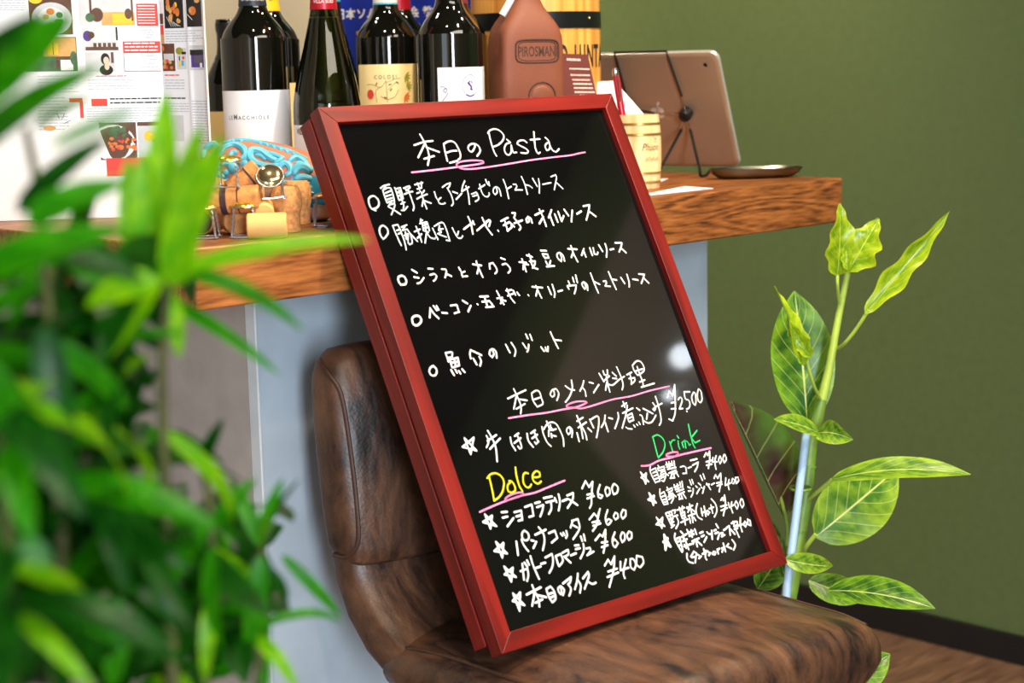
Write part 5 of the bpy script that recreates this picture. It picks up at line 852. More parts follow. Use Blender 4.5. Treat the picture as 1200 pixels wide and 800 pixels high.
def rect(page, mat, x0, y0, x1, y1, lift=.0003):
    pl_ = pg_place(lift); n = max(2, int((x1 - x0) / 2.5)); mb = pr(mat, page)
    mb.add([pl_(x0 + (x1 - x0) * i / n, y) for y in (y1, y0) for i in range(n + 1)], [(i, i + 1, n + 2 + i, n + 1 + i) for i in range(n)])
def disc(page, mat, cx, cy, rx, ry, lift=.0005, rot=0): ell(pr(mat, page), cx, cy, rx, ry, pg_place(lift), n=24, rot=rot)
def rows(page, mat, x0, x1, y0, y1, step, h, lift=.0003):
    y = y0
    while y < y1:
        x = x0; xe = x1 - rnd.uniform(0, .25) * (x1 - x0) * (rnd.random() < .3)
        while x < xe:
            wd = rnd.uniform(3, 9); rect(page, mat, x, y, min(xe, x + wd), y + h, lift); x += wd + .9
        y += step
L, R_ = 'L', 'R'
rows(L, 'faint_ink', 4, 44, 2, 13, 2.6, .9)
rect(L, 'brown_ink', 47, -6, 95, 41); disc(L, 'sky_ink', 72, 23, 22.5, 18.5, .0004); disc(L, 'label_white', 72, 22.5, 15, 12.5, .0005)
disc(L, 'orange_ink', 71, 15, 4.6, 3.8, .0007); disc(L, 'dgreen_ink', 81, 19, 3.8, 3.4, .0007); disc(L, 'tan_ink', 65.5, 21, 3.5, 3, .0007); disc(L, 'dgreen_ink', 80, 26, 5, 2.4, .0007); disc(L, 'yellow_ink', 55, 0, 8, 6, .0005)
rect(L, 'dgreen_ink', 38, 44, 98, 83); rect(L, 'tan_ink', 60, 45, 97, 66, .0004); rect(L, 'yellow_ink', 65, 51, 77, 64, .0005); rect(L, 'tan_ink', 78, 53, 94, 62, .0006); rect(L, 'brown_ink', 71, 50, 72, 64, .0006); rect(L, 'brown_ink', 74, 66, 94, 69, .0006); rect(L, 'paper', 79, 70, 93, 82, .0006); disc(L, 'dgreen_ink', 64, 71, 6, 5, .0007); disc(L, 'dgreen_ink', 94, 68, 4, 8, .0007); rect(L, 'brown_ink', 74, 70, 78, 80, .0006)
rect(L, 'sky_ink', 103, -8, 165, 31); rect(L, 'tan_ink', 128, 16, 165, 31, .0004); rect(L, 'yellow_ink', 140, 18, 162, 30, .0005); disc(L, 'brown_ink', 123, 19, 7, 8, .0006); disc(L, 'dgreen_ink', 115, 22, 5, 5, .0007); rect(L, 'brown_ink', 115, -6, 117.5, 17, .0006); rect(L, 'brown_ink', 161.5, -6, 163.5, 26, .0006); disc(L, 'brown_ink', 158, 18, 4, 6, .0006)
rect(L, 'red_ink', 167, 6.5, 190, 32)
for i in range(7): rect(L, 'label_white', 168.5, 8.5 + i * 3.3, 187, 9.6 + i * 3.3, .0005)
rect(L, 'sky_ink', 105, 33, 145, 59.5); disc(L, 'purple_ink', 111, 43, 5, 6, .0005); disc(L, 'brown_ink', 115, 42, 4, 4, .0006)
for i in range(5): rect(L, 'brown_ink', 117 + i * 5.4, 51, 120.6 + i * 5.4, 57, .0005); rect(L, 'paper', 117 + i * 5.4, 45, 120.6 + i * 5.4, 49, .0005)
rect(L, 'black_ink', 143, 33, 145, 48, .0006); rect(L, 'brown_ink', 108, 55.5, 145, 59.5, .0004)
rect(L, 'sky_ink', 107, 61.5, 140, 84); rect(L, 'brown_ink', 136, 61.5, 139, 74, .0004); disc(L, 'black_ink', 129.5, 69.5, 5, 6.8, .0005); disc(L, 'skin_ink', 130.5, 71.5, 3.2, 4.6, .0006); disc(L, 'black_ink', 130, 82, 7.6, 6, .0005); disc(L, 'skin_ink', 131, 78, 2.8, 4, .00065)
rows(L, 'faint_ink', 148, 189, 36, 47, 2.9, 1.0)
rect(L, 'red_ink', 150, 49.5, 191, 63); rows(L, 'label_white', 152, 188, 51, 62, 4.0, 1.5, .0005)
rect(L, 'red_ink', 150, 63, 150.8, 84); rect(L, 'red_ink', 150, 83.3, 191, 84.2); rows(L, 'faint_ink', 157, 188, 66, 82, 4.2, .8)
rows(L, 'red_ink', 118, 152, 88.5, 90, 4, 1.0); rows(L, 'faint_ink', 108, 168, 93, 105, 3.4, .9); rows(L, 'faint_ink', 52, 98, 88, 108, 3.6, .9)
rect(L, 'red_ink', 111, 115, 129, 123.5); rows(L, 'black_ink', 132, 189, 114.5, 122, 4.6, 1.6); rows(L, 'faint_ink', 105, 188, 126, 142, 2.9, .9)
rect(L, 'red_ink', 86, 114, 101, 118.5); rect(L, 'red_ink', 97.5, 118, 101.5, 137); rows(L, 'faint_ink', 50, 84, 113, 150, 3.6, 1)
for (x0, y0, x1, y1) in ((71, 131, 73.5, 137), (76.5, 138, 80, 131), (78.5, 143, 86, 139.5)): stroke(pr('grey_ink', L), [(x0, y0), (x1, y1)], .7, pg_place(.0005))
disc(L, 'tan_ink', 62, 148, 7, 3)
rect(L, 'brown_ink', 118, 142.5, 159.5, 186); disc(L, 'label_white', 133, 166, 25, 21, .0004); rect(L, 'red_ink', 124, 184, 190, 205, .0006)
for i in range(26): disc(L, rnd.choice(['dgreen_ink', 'dgreen_ink', 'brown_ink']), 141 + rnd.uniform(-10, 10), 153 + rnd.uniform(-6, 6), rnd.uniform(1.5, 3.4), rnd.uniform(1.5, 3), .0006 + i * .00001)
for i in range(26): disc(L, rnd.choice(['orange_ink', 'red_ink', 'brown_ink', 'orange_ink']), 143 + rnd.uniform(-13, 15), 168 + rnd.uniform(-7, 7), rnd.uniform(1.6, 3.2), rnd.uniform(1.4, 2.8), .0006 + i * .00001)
rect(L, 'sky_ink', 161, 142.5, 190, 185); rect(L, 'brown_ink', 161, 142.5, 190, 147, .0004); disc(L, 'yellow_ink', 175, 159, 7, 6, .0006); disc(L, 'dgreen_ink', 182, 165, 5, 3, .0007)
rect(R_, 'brown_ink', 192, 18, 197, 30); rect(R_, 'red_ink', 192, 31, 197, 42); rect(R_, 'tan_ink', 192, 42, 197, 52)
rect(R_, 'black_ink', 199, -8, 225, 35); rect(R_, 'black_ink', 230, -8, 251, 34)
for i in range(12): disc(R_, rnd.choice(['orange_ink', 'yellow_ink', 'orange_ink', 'tan_ink']), 212 + rnd.uniform(-8, 10), 16 + rnd.uniform(-18, 14), rnd.uniform(1.5, 3.2), rnd.uniform(2, 5), .0006 + i * .00001)
for i in range(5): stroke(pr('sky_ink', R_), [(202 + i * 3, 22 + i * 2), (208 + i * 3, 33)], .7, pg_place(.0006))
disc(R_, 'orange_ink', 238, 16, 5, 5, .0006); disc(R_, 'tan_ink', 236, 15, 3, 3, .0007); disc(R_, 'tan_ink', 245, 5, 4, 2.5, .0007); stroke(pr('sky_ink', R_), [(231, 20), (237, 26)], .9, pg_place(.0006))
rows(R_, 'faint_ink', 199, 252, 38, 50, 2.9, .9)
rect(R_, 'brown_ink', 193, 52.5, 210.5, 84); rect(R_, 'sky_ink', 195, 64, 209, 72, .0005)
for i in range(8): disc(R_, rnd.choice(['orange_ink', 'tan_ink', 'red_ink']), 201 + rnd.uniform(-6, 7), 77 + rnd.uniform(-5, 5), 2.2, 2, .0006 + i * .00001)
disc(R_, 'orange_ink', 194.5, 58, 1.8, 3.5, .0006)
rect(R_, 'sky_ink', 213, 58, 226, 82); disc(R_, 'olive_ink', 217, 61, 5, 4, .0005); rect(R_, 'yellow_ink', 215.5, 72, 217.5, 79, .0006); rect(R_, 'black_ink', 216, 67, 217.5, 72, .0006); disc(R_, 'red_ink', 222, 69, 1.6, 1.8, .0006); rect(R_, 'turq', 219, 72, 222.5, 78, .0006); rect(R_, 'black_ink', 220, 62, 226, 65, .0006)
rect(R_, 'sky_ink', 231, 55, 251, 83); rect(R_, 'purple_ink', 233, 62, 251, 80, .0004); rect(R_, 'black_ink', 232, 60, 251, 66, .0005); rect(R_, 'grey_ink', 237, 67, 248, 75, .0006); rect(R_, 'paper', 245, 75, 248.5, 80, .0007)
rows(R_, 'red_ink', 195, 215, 88, 90.5, 4, 1.4); rows(R_, 'faint_ink', 195, 222, 94, 106, 3.2, .9); rows(R_, 'black_ink', 193, 229, 114.5, 119, 5, 1.5); rows(R_, 'faint_ink', 193, 226, 121, 133, 3, .9); rows(R_, 'faint_ink', 231, 253, 118, 168, 3.2, .9)
rect(R_, 'sky_ink', 200, 135, 218, 165); rows(R_, 'red_ink', 229, 240, 163, 165, 4, 2)
for page, (mb, ks) in PRINT.items():
    mb.build('page_print', [M[k] for k in ks], LP_ if page == L else RP_, smooth=False)

# turquoise carved vessel lying behind the corks
O_ = stand(300, 215, 1.765)
tv = thing('ceramic_vessel', 'turquoise terracotta vessel with raised scroll pattern lying behind the corks', 'vessel')
tv.matrix_world = Matrix(((CRH.x, CFH.x, 0, O_.x), (CRH.y, CFH.y, 0, O_.y), (0, 0, 1, ZT), (0, 0, 0, 1)))
TP = [(-.060, .040), (-.0585, .058), (-.052, .070), (-.04, .0785), (-.025, .083), (-.01, .0835), (.01, .0815), (.03, .077), (.05, .0705), (.068, .063), (.082, .053), (.090, .040)]
def ztop(x):
    for (x0, z0), (x1, z1) in zip(TP, TP[1:]):
        if x0 <= x <= x1: return z0 + (z1 - z0) * (x - x0) / (x1 - x0)
    return .03
def hdep(x): return .034 * max(.15, 1 - abs((x - .012) / .08) ** 3.2) ** .5
def zbot(x): return .0 + max(0, abs(x - .015) - .055) * .55
b = MB(); secs = []
XS = [-.060, -.0585, -.054, -.047] + [-.04 + .01 * i for i in range(12)] + [.078, .084, .088, .090]
for x in XS:
    zc, hh = (ztop(x) + zbot(x)) / 2, (ztop(x) - zbot(x)) / 2
    secs.append([Vector((x, y, zc + z)) for y, z in sup(hdep(x), hh, 2.3, 48)])
b.loft(secs)
for i, f_ in enumerate(b.f):
    zz_ = sum(b.v[k][2] for k in f_) / len(f_); xx_ = sum(b.v[k][0] for k in f_) / len(f_)
    b.m[i] = 2 if zz_ < .017 else (1 if zz_ < .0455 - .06 * max(0, xx_ - .03) * 0 else 0)
vb = b.build('vessel_body', [M['terra'], M['turq_deep'], M['belly']], tv)
def vs(px, py, lift=0.0):
    x = (px - 300) / 1204.0; z = (256.5 - py) / 1160.0
    zc, hh = (ztop(x) + zbot(x)) / 2, (ztop(x) - zbot(x)) / 2
    k = min(.98, abs((z - zc) / hh)); return Vector((x, -hdep(x) * (1 - k ** 2.3) ** (1 / 2.3) - lift, z))
b = MB()
def orn(pts, r_): b.tube([vs(*q_) for q_ in [(p_.x, p_.y) for p_ in catmull([(x, y, 0) for x, y in pts], 5)]], [r_ * (.55 + .45 * math.sin(PI * min(1, max(0, i / max(1, (len(pts) - 1) * 5)))) ** .5) for i in range((len(pts) - 1) * 5 + 1)], 8)
for pts, r_ in (([(240, 180), (243, 170), (252, 165), (259, 170), (256, 177), (249, 178)], .0040), ([(262, 178), (268, 168), (280, 165), (291, 170), (294, 178), (286, 183), (277, 180), (278, 174), (284, 174)], .0038),
                ([(336, 189), (320, 190), (306, 186), (299, 179), (301, 172), (312, 173), (322, 180), (331, 184)], .0042), ([(307, 199), (318, 196), (326, 197), (334, 192)], .0042),
                ([(334, 203), (333, 194), (339, 187), (346, 190), (347, 197), (341, 201)], .0036), ([(344, 186), (352, 181), (360, 184), (368, 190)], .0036), ([(350, 200), (356, 192), (365, 192), (372, 198)], .0050), ([(352, 205), (362, 203), (372, 206)], .0034),
                ([(262, 164), (280, 160.5), (300, 162), (322, 167), (345, 174), (366, 183)], .0022), ([(246, 192), (258, 186), (270, 186)], .0036), ([(239, 200), (250, 202), (262, 199)], .0034),
                ([(240, 208), (270, 206), (300, 207), (335, 208), (370, 210)], .0026), ([(330, 214), (345, 211), (372, 215)], .0018), ([(335, 221), (352, 218), (374, 222)], .0016)): orn(pts, r_)
for pts, r_ in (([(245, 186), (251, 182), (257, 183)], .003), ([(268, 183), (273, 186), (281, 184)], .0026), ([(305, 177), (312, 178), (318, 183)], .0022), ([(288, 203), (300, 202), (312, 204)], .003), ([(322, 203), (328, 207), (334, 206)], .003), ([(318, 174), (330, 178), (340, 182)], .0026), ([(352, 188), (358, 188), (363, 190)], .003), ([(254, 195), (262, 198), (268, 202)], .003), ([(328, 187), (334, 184), (338, 181)], .0026)): orn(pts, r_)
for px, py, r_ in ((293, 187, .0047), (301, 194.5, .0042), (291, 197, .0040), (279, 191, .0058), (271, 196, .0036), (310, 165, .002), (318, 167, .0022), (326, 169.5, .0022), (334, 172, .0022), (342, 175, .0022), (350, 178, .0022), (276, 161.5, .002), (286, 161.5, .002), (262, 190, .003)):
    b.ball(vs(px, py), r_, r_ * .6, r_, 12)
b.build('raised_ornament', M['turq'], vb)

# corks
def cork(name, label, center, axis, ln, r_, mat, endmat=None, band=None, kind='straight'):
    ax = Vector(axis).normalized(); Mx = Matrix.Translation(center) @ ax.to_track_quat('Z', 'Y').to_matrix().to_4x4()
    h = ln / 2
    if kind == 'straight': prof = [(0, -h), (r_ - .0012, -h), (r_, -h + .0012), (r_, h - .0012), (r_ - .0012, h), (0, h)]
    else: prof = [(0, -h), (r_ * .86, -h), (r_ * .88, -h + .001), (r_ * .84, -h + .012), (r_ * .88, -h + ln * .42), (r_, -h + ln * .56), (r_, -h + ln * .78), (r_ * .93, -h + ln * .88), (r_ * .80, h - .001), (r_ * .72, h), (0, h)]
    b = MB(); b.lathe(prof, 28, M=Mx); n = 28
    if endmat:
        for i in range(len(b.f)):
            if i // n in (0, len(prof) - 2): b.m[i] = 1
    o = b.build(name, [mat, endmat or mat]); tag(o, label, 'cork', 'corks in a small pile')
    if band:
        for z0, z1, m2 in band:
            b = MB(); b.lathe([(r_ + .0002, z0), (r_ + .0002, z1)], 28, M=Mx); b.f = b.f[:-2]; b.m = b.m[:-2]; b.build('cork_mark', m2, o)
    return o
def vax(right, fwd, upv): return CRH * right + CFH * fwd + ZV * upv
cork('cork', 'upright champagne cork with mushroom head, foremost at the right end of the pile', floor_pt(337, 271) + Vector((0, 0, .0215)), (0, 0, 1), .043, .0148, M['cork_speck'], kind='champ', band=[(.006, .0085, M['brown_ink'])][:0])
cork('cork', 'second upright champagne cork half hidden behind the foremost upright one', floor_pt(349, 262) + Vector((0, 0, .0215)), (0, 0, 1), .043, .0146, M['cork_speck'], kind='champ')
cork('cork', 'smooth pale cork lying lengthwise at the front of the pile', floor_pt(313, 264, ZT + .0118), vax(1, .08, 0), .036, .0116, M['cork_pale'])
cork('cork', 'round pale cork end facing forward above the smooth lying cork', at(309.5, 246, 1.632), vax(-.15, 1, .1), .036, .0092, M['cork_pale'])
cork('cork', 'long cork with dark bands lying across the top of the pile', at(274, 234.5, 1.622), vax(1, -.05, .06), .050, .0128, M['cork'], band=[(-.011, -.005, M['cork_stain']), (.005, .0062, M['cork_stain'])])
cork('cork', 'cork with wine-dark end facing forward at the left of the pile', floor_pt(246, 258, ZT + .0118), vax(.25, 1, 0), .040, .0118, M['cork'], M['cork_stain'])
cork('cork', 'fat pressed cork with brown end facing forward in the middle of the pile', floor_pt(275, 257, ZT + .0132), vax(-.35, 1, 0), .034, .0132, M['cork_speck'], M['cork'])
cork('cork', 'cork leaning diagonally on top of the pile under the gold cap', at(287, 211, 1.636), vax(.8, .2, .62), .034, .0110, M['cork'], band=[(.004, .006, M['cork_stain'])])
cork('cork', 'small cork peeping out at the upper left of the pile', at(246, 219, 1.650), vax(.9, .3, -.35), .034, .0108, M['cork'])
cork('cork', 'cork standing at the far left end of the pile behind the leaves', floor_pt(226, 258, ZT + .0115), vax(.1, 1, 0), .036, .0115, M['cork_speck'])
cork('cork', 'brown stained cork lying behind the round cork end', at(322, 231, 1.668), vax(1, .2, 0), .036, .0112, M['cork'], band=[(-.010, .010, M['brown_ink'])])
cork('cork', 'cork lying on the worktop underneath the brown stained one', floor_pt(318, 247, ZT + .0118), vax(1, .1, 0), .038, .0118, M['cork'])
cork('cork', 'dark-sided cork wedged between the fat pressed cork and the pale lying one', floor_pt(292, 254, ZT + .0118), vax(.2, 1, 0), .034, .0118, M['cork'], M['cork_stain'])
def muselet(label, loc, capm, h=.030, wb=.0160, wt_=.0118, rot=0.0, tilt=None):
    t = thing('wire_cage', label, 'wire cage', loc, 0, 'champagne wire cages among the corks')
    if tilt: t.rotation_euler = tilt
    b = MB(); b.lathe([(0, h + .0030), (.006, h + .0028), (.0105, h + .0012), (.0128, h - .0012), (.0132, h - .0024), (.0122, h - .0028), (.010, h - .0005), (0, h)][::-1], 28); b.build('cap', capm, t)
    b = MB(); ring_ = []
    for k in range(4):
        a_ = rot + k * PI / 2 + PI / 4
        p0 = Vector((wt_ * math.cos(a_), wt_ * math.sin(a_), h - .001)); p1 = Vector((wb * math.cos(a_), wb * math.sin(a_), .0012))
        for ph in (0, PI):   # two strands twisted
            b.tube([p0.lerp(p1, i / 14) + Vector((math.cos(ph + i * 1.3), math.sin(ph + i * 1.3), 0)) * .00055 for i in range(15)], .0007, 6)
        b.tube([p1 + Vector((.0022 * math.cos(q_), .0022 * math.sin(q_), 0)) for q_ in [2 * PI * i / 8 for i in range(8)]], .0006, 6, close=True)
        a2 = a_ + PI / 2; p2_ = Vector((wb * math.cos(a2), wb * math.sin(a2), .0012))
        b.tube([p1, p1.lerp(p2_, .5) * Vector((1.04, 1.04, .6)) + Vector((0, 0, .0002)), p2_], .0008, 6)
    b.tube([(wt_ * 1.06 * math.cos(q_), wt_ * 1.06 * math.sin(q_), h - .0016) for q_ in [2 * PI * i / 20 for i in range(20)]], .0008, 6, close=True)
    b.build('wire_frame', M['wire'], t)
    return t
ca = YAW
muselet('wire cage with gold cap standing in front of the dark-ended cork', floor_pt(241, 279), M['gold_cap'], rot=ca)
muselet('wire cage with gold cap standing in front of the fat pressed cork', floor_pt(287, 277.5), M['gold_cap'], rot=ca + .1)
muselet('wire cage with gold cap standing on top of the banded cork', at(269, 219.5, 1.622), M['gold_cap'], rot=ca - .1, h=.027)
muselet('loose wire cage with shiny pale gold domed cap tipped over above the pile', at(317, 221, 1.640), M['pale_gold_cap'], rot=ca, h=.022, tilt=(math.radians(38), math.radians(-36), 0))
muselet('wire cage with bronze cap standing alone beside the board edge', stand(382, 255, 1.712), M['bronze_cap'], rot=ca + .15, h=.029)
muselet('wire cage half hidden behind the leaves at the far left of the corks', floor_pt(213, 277), M['gold_cap'], rot=ca)

# ------------------------------------------------------------------ plants
def leafmesh(base, tip, width, nrm, arch=0.0, fold=0.15, wave=0.0, shape='oval', n=14, twist=0.0, ph=0.0):
    ax = tip - base; Ln = ax.length; t = ax / Ln; side = nrm.cross(t).normalized(); nv = t.cross(side).normalized()
    if nv.dot(nrm) < 0: nv = -nv
    b = MB(); vs_ = []; uvs = []; K = 6
    for i in range(n + 1):
        u = i / n
        if shape == 'oval': w_ = max(0.0, math.sin(PI * u ** .92)) ** .56 * (1 - .6 * u ** 10)
        elif shape == 'young': w_ = max(0.0, math.sin(PI * u ** .7)) ** .9 * (1 + .18 * math.sin(u * 21 + ph))
        else: w_ = (u ** .42) * ((1 - u) ** .72) * 1.62
        w_ = max(w_, .03 if i else .06) * width / 2
        c = base + ax * u + nv * (arch * Ln * 4 * u * (1 - u))
        s2 = (side * math.cos(twist * (u - .2)) + nv * math.sin(twist * (u - .2)))
        n2 = t.cross(s2)
        if n2.dot(nv) < 0 and abs(twist) < 1.2: n2 = -n2
        for j in range(K + 1):
            v = j / K * 2 - 1
            vs_.append(c + s2 * (v * w_) + n2 * (fold * w_ * abs(v) ** 1.3 + wave * width * math.sin(u * 17 + ph + v * 1.3) * abs(v)))
            uvs.append((u, j / K))
    K1 = K + 1
    b.add(vs_, [(i * K1 + j, i * K1 + j + 1, (i + 1) * K1 + j + 1, (i + 1) * K1 + j) for i in range(n) for j in range(K)], 0, uvs)
    return b
def pxl(v, d): return v * d / FPX
# --- rubber plant behind the stool
fp = thing('potted_ficus', 'tall staked rubber plant with broad green leaves standing right of the stool', 'potted plant', (1.545, 1.16, 0))
inv = Matrix.Translation(-Vector(fp.location))
def fchild(b, name, mat, **k):
    o = b.build(name, mat, fp, **k); o.matrix_parent_inverse = inv; return o
b = MB(); b.lathe([(0, 0), (.10, 0), (.105, .006), (.135, .25), (.14, .255), (.14, .275), (.128, .275), (.124, .25), (0, .25)], 40, M=Matrix.Translation((1.545, 1.16, 0))); fchild(b, 'pot', M['pot'])
b = MB(); b.lathe([(0, .262), (.06, .263), (.124, .256), (.124, .251)][::-1], 32, M=Matrix.Translation((1.545, 1.16, 0))); fchild(b, 'soil', M['soil'])
DS = 2.02
stem = [Vector((1.545, 1.16, .255)), at(905, 800, 1.99), at(926, 690, 2.0), at(934, 640, DS), at(944, 575, DS), at(950, 520, DS), at(957, 492, DS), at(963, 468, DS), at(972, 430, DS), at(981, 380, DS), at(986, 355, DS), at(993, 322, DS), at(996, 308, DS)]
rs = [.0098, .0098, .0096, .0094, .0088, .0082, .0078, .0064, .0048, .0043, .0039, .0034, .0016]
b = MB(); cm = catmull(stem, 5); rr2 = []
for i in range(len(cm)):
    u = i / 5; k = min(int(u), len(rs) - 2); rr2.append(rs[k] + (rs[k + 1] - rs[k]) * (u - k))
b.tube(cm[:36], rr2[:36], 12); fchild(b, 'stem', M['stem'])
b = MB(); b.tube(cm[35:], rr2[35:], 12); fchild(b, 'stem', M['stem_young'], label='pale young top of the stem')
b = MB()
for px, py, r_ in ((937, 621, .0095), (943, 583, .0091), (948, 547, .0087)): b.tube([at(px, py - 1, DS), at(px, py + 1, DS)], r_, 14)
fchild(b, 'stem_node', M['stem'])
b = MB(); b.tube([Vector((1.525, 1.13, .25)), at(922, 690, 1.975), at(933, 603, 1.985), at(943, 522, 1.995), at(945.5, 503, 2.0)], .0048, 12); fchild(b, 'support_stake', M['stake'], label='pale blue support stake')
b = MB(); b.tube([at(935, 572, 2.0) + (CRH * math.cos(q_) * .012 + CFH * math.sin(q_) * .013) + CRH * .003 for q_ in [2 * PI * k / 16 for k in range(16)]], .0016, 8, close=True); fchild(b, 'plant_tie', M['stem'], label='green plant tie')
def petiole(pts, r0=.0022, mat='stem_young'):
    b = MB(); b.tube(catmull(pts, 5), r0, 8); fchild(b, 'petiole', M[mat])
def fleaf(bp, tp, wpx, mat, bd=DS, td=DS, nr=(0, -1, .2), arch=0, fold=.15, wave=0, shape='oval', twist=0, lab=None, ph=0.0, n=18):
    B, T = at(bp[0], bp[1], bd), at(tp[0], tp[1], td)
    nm_ = (CRH * nr[0] + CFH * nr[1] + ZV * nr[2]).normalized()
    fchild(leafmesh(B, T, pxl(wpx, (bd + td) / 2), nm_, arch, fold, wave, shape, n, twist, ph), 'leaf', M[mat], label=lab)
fleaf((946, 494), (931, 341), 76, 'ficus', 2.05, 2.06, (.1, -1, .15), .03, .12, .01)
petiole([at(957, 498, DS), at(950, 499, 2.04), at(946, 494, 2.05)], .0026)
fleaf((981.5, 323), (984, 238), 38, 'ficus_young', 2.0, 1.98, (.15, -1, .1), .05, .35, .04, 'young', .5, 'young yellow-green curled leaf', .4)
petiole([at(983.5, 356, DS), at(981.5, 335, 2.0), at(981.5, 322, 2.0)], .0019)
fleaf((994, 318), (1030, 256), 44, 'ficus_young', 2.0, 2.0, (-.2, -1, .2), .04, .30, .05, 'young', -.4, 'young yellow-green crumpled leaf', 2.0)
fleaf((993, 316), (992, 282), 13, 'ficus_young', 1.99, 1.99, (-.3, -1, .1), .02, .5, .02, 'young', .3)
petiole([at(982, 408, DS), at(990, 402, 2.0), at(1003, 386, 1.99), at(1018, 363, 1.98)], .0021)
fleaf((1014, 368), (1113, 247), 27, 'ficus_young', 1.98, 1.97, (-.3, -1, .3), -.03, .45, .035, 'young', .8, 'long young leaf still half rolled', 1.1, 24)
petiole([at(962.5, 470, DS), at(953, 450, 1.99), at(946, 425, 1.98), at(944, 408, 1.98)], .0019)
fleaf((942, 428), (907, 335), 27, 'ficus_young', 1.98, 1.97, (.5, -1, .2), .04, .5, .04, 'young', 1.3, 'small young leaf rolled lengthwise', 2.2)
fleaf((950, 418), (922, 372), 20, 'ficus_young', 1.975, 1.975, (-.4, -1, .3), .06, .5, .03, 'young', -.8)
fleaf((960, 508), (907, 491), 24, 'ficus_light', 1.99, 1.95, (.1, -.8, .7), .06, .25, .01)
fleaf((958, 508), (1000, 515), 28, 'ficus_light', 1.99, 1.95, (0, -.9, .5), .16, .4, .02, 'oval', .9, 'leaf with its edge rolled over')
petiole([at(922, 640, 2.02), at(922, 615, 2.03), at(913, 575, 2.05)], .0022, 'stem')
fleaf((919, 606), (854, 469), 74, 'ficus_dry', 2.04, 2.06, (.7, -.7, 0), 0, .9, .0, 'oval', 0, 'leaf with purple-brown half')
petiole([at(943, 587, DS), at(956, 578, 2.0), at(975, 562, 1.98)], .0024)
fleaf((974, 562), (1138, 556), 34, 'ficus_light', 1.98, 1.93, (.1, -.62, .8), .085, .25, .01, 'oval', 0)
petiole([at(938, 662, DS), at(944, 642, 2.0), at(956, 626, 1.99)], .0026)
fleaf((956, 629), (1052, 548), 80, 'ficus_light', 2.01, 2.03, (-.12, -1, .12), .02, .12, .01)
fleaf((920, 655), (976, 663), 25, 'ficus_light', 1.97, 1.94, (0, -.9, .5), -.12, .3, .01)
fleaf((970, 692), (1096, 713), 42, 'ficus', 1.96, 1.90, (.15, -.75, .7), .085, .3, .01)
fleaf((948, 680), (1016, 702), 38, 'ficus', 2.03, 2.0, (0, -.8, .6), -.05, .2, .01)
fleaf((920, 678), (900, 606), 20, 'ficus', 2.05, 2.08, (.2, -1, .1), .02, .2)
fleaf((888, 690), (920, 640), 40, 'ficus', 2.08, 2.1, (.2, -.9, .3), .03, .2)
fleaf((975, 815), (1043, 766), 48, 'ficus', 1.9, 1.9, (.1, -.8, .6), .12, .3, .02)
fleaf((945, 800), (1024, 812), 46, 'ficus', 1.9, 1.84, (0, -.75, .7), .06, .25, .02)
fleaf((985, 792), (1030, 764), 42, 'ficus', 1.95, 1.93, (-.3, -1, .2), .05, .25, .02)
fleaf((930, 800), (1010, 772), 34, 'ficus_light', 1.96, 1.92, (0, -.7, .7), .05, .2, .01)

# --- dracaena close to the lens on the left
PX, PY = 0.37, 0.58
dp = thing('potted_dracaena', 'bushy green plant with narrow pointed leaves, out of focus in the left foreground', 'potted plant', (PX, PY, 0))
dinv = Matrix.Translation(-Vector(dp.location))
def dchild(b, name, mat, **k):
    o = b.build(name, mat, dp, **k); o.matrix_parent_inverse = dinv; return o
b = MB(); b.lathe([(0, 0), (.11, 0), (.115, .006), (.15, .27), (.155, .275), (.155, .30), (.142, .30), (.138, .27), (0, .27)], 40, M=Matrix.Translation((PX, PY, 0))); dchild(b, 'pot', M['pot'])
b = MB(); b.lathe([(0, .285), (.07, .286), (.138, .278), (.138, .272)][::-1], 32, M=Matrix.Translation((PX, PY, 0))); dchild(b, 'soil', M['soil'])
CANES = [([(75, 860), (72, 640), (60, 430), (48, 250), (30, 150)], .66), ([(205, 860), (196, 640), (190, 440), (196, 330), (195, 275)], .72), ([(296, 860), (300, 740), (306, 640)], .80), ([(135, 860), (142, 700), (128, 540), (120, 440)], .76), ([(20, 860), (10, 640), (-10, 420)], .60), ([(245, 860), (250, 720), (246, 600), (235, 540)], .77)]
canepts = []
for i, (pp, d) in enumerate(CANES):
    pts = [at(x, y, d) for x, y in pp]; a_ = 2 * PI * i / 6; root = Vector((PX + .06 * math.cos(a_), PY + .06 * math.sin(a_), .275))
    cm = catmull([root, root.lerp(pts[0], .5) + Vector((0, 0, .05))] + pts, 6); canepts.append((cm[12:], d))
    b = MB(); b.tube(cm, [.0034 - .0020 * k / (len(cm) - 1) for k in range(len(cm))], 10); dchild(b, 'cane', M['cane'])
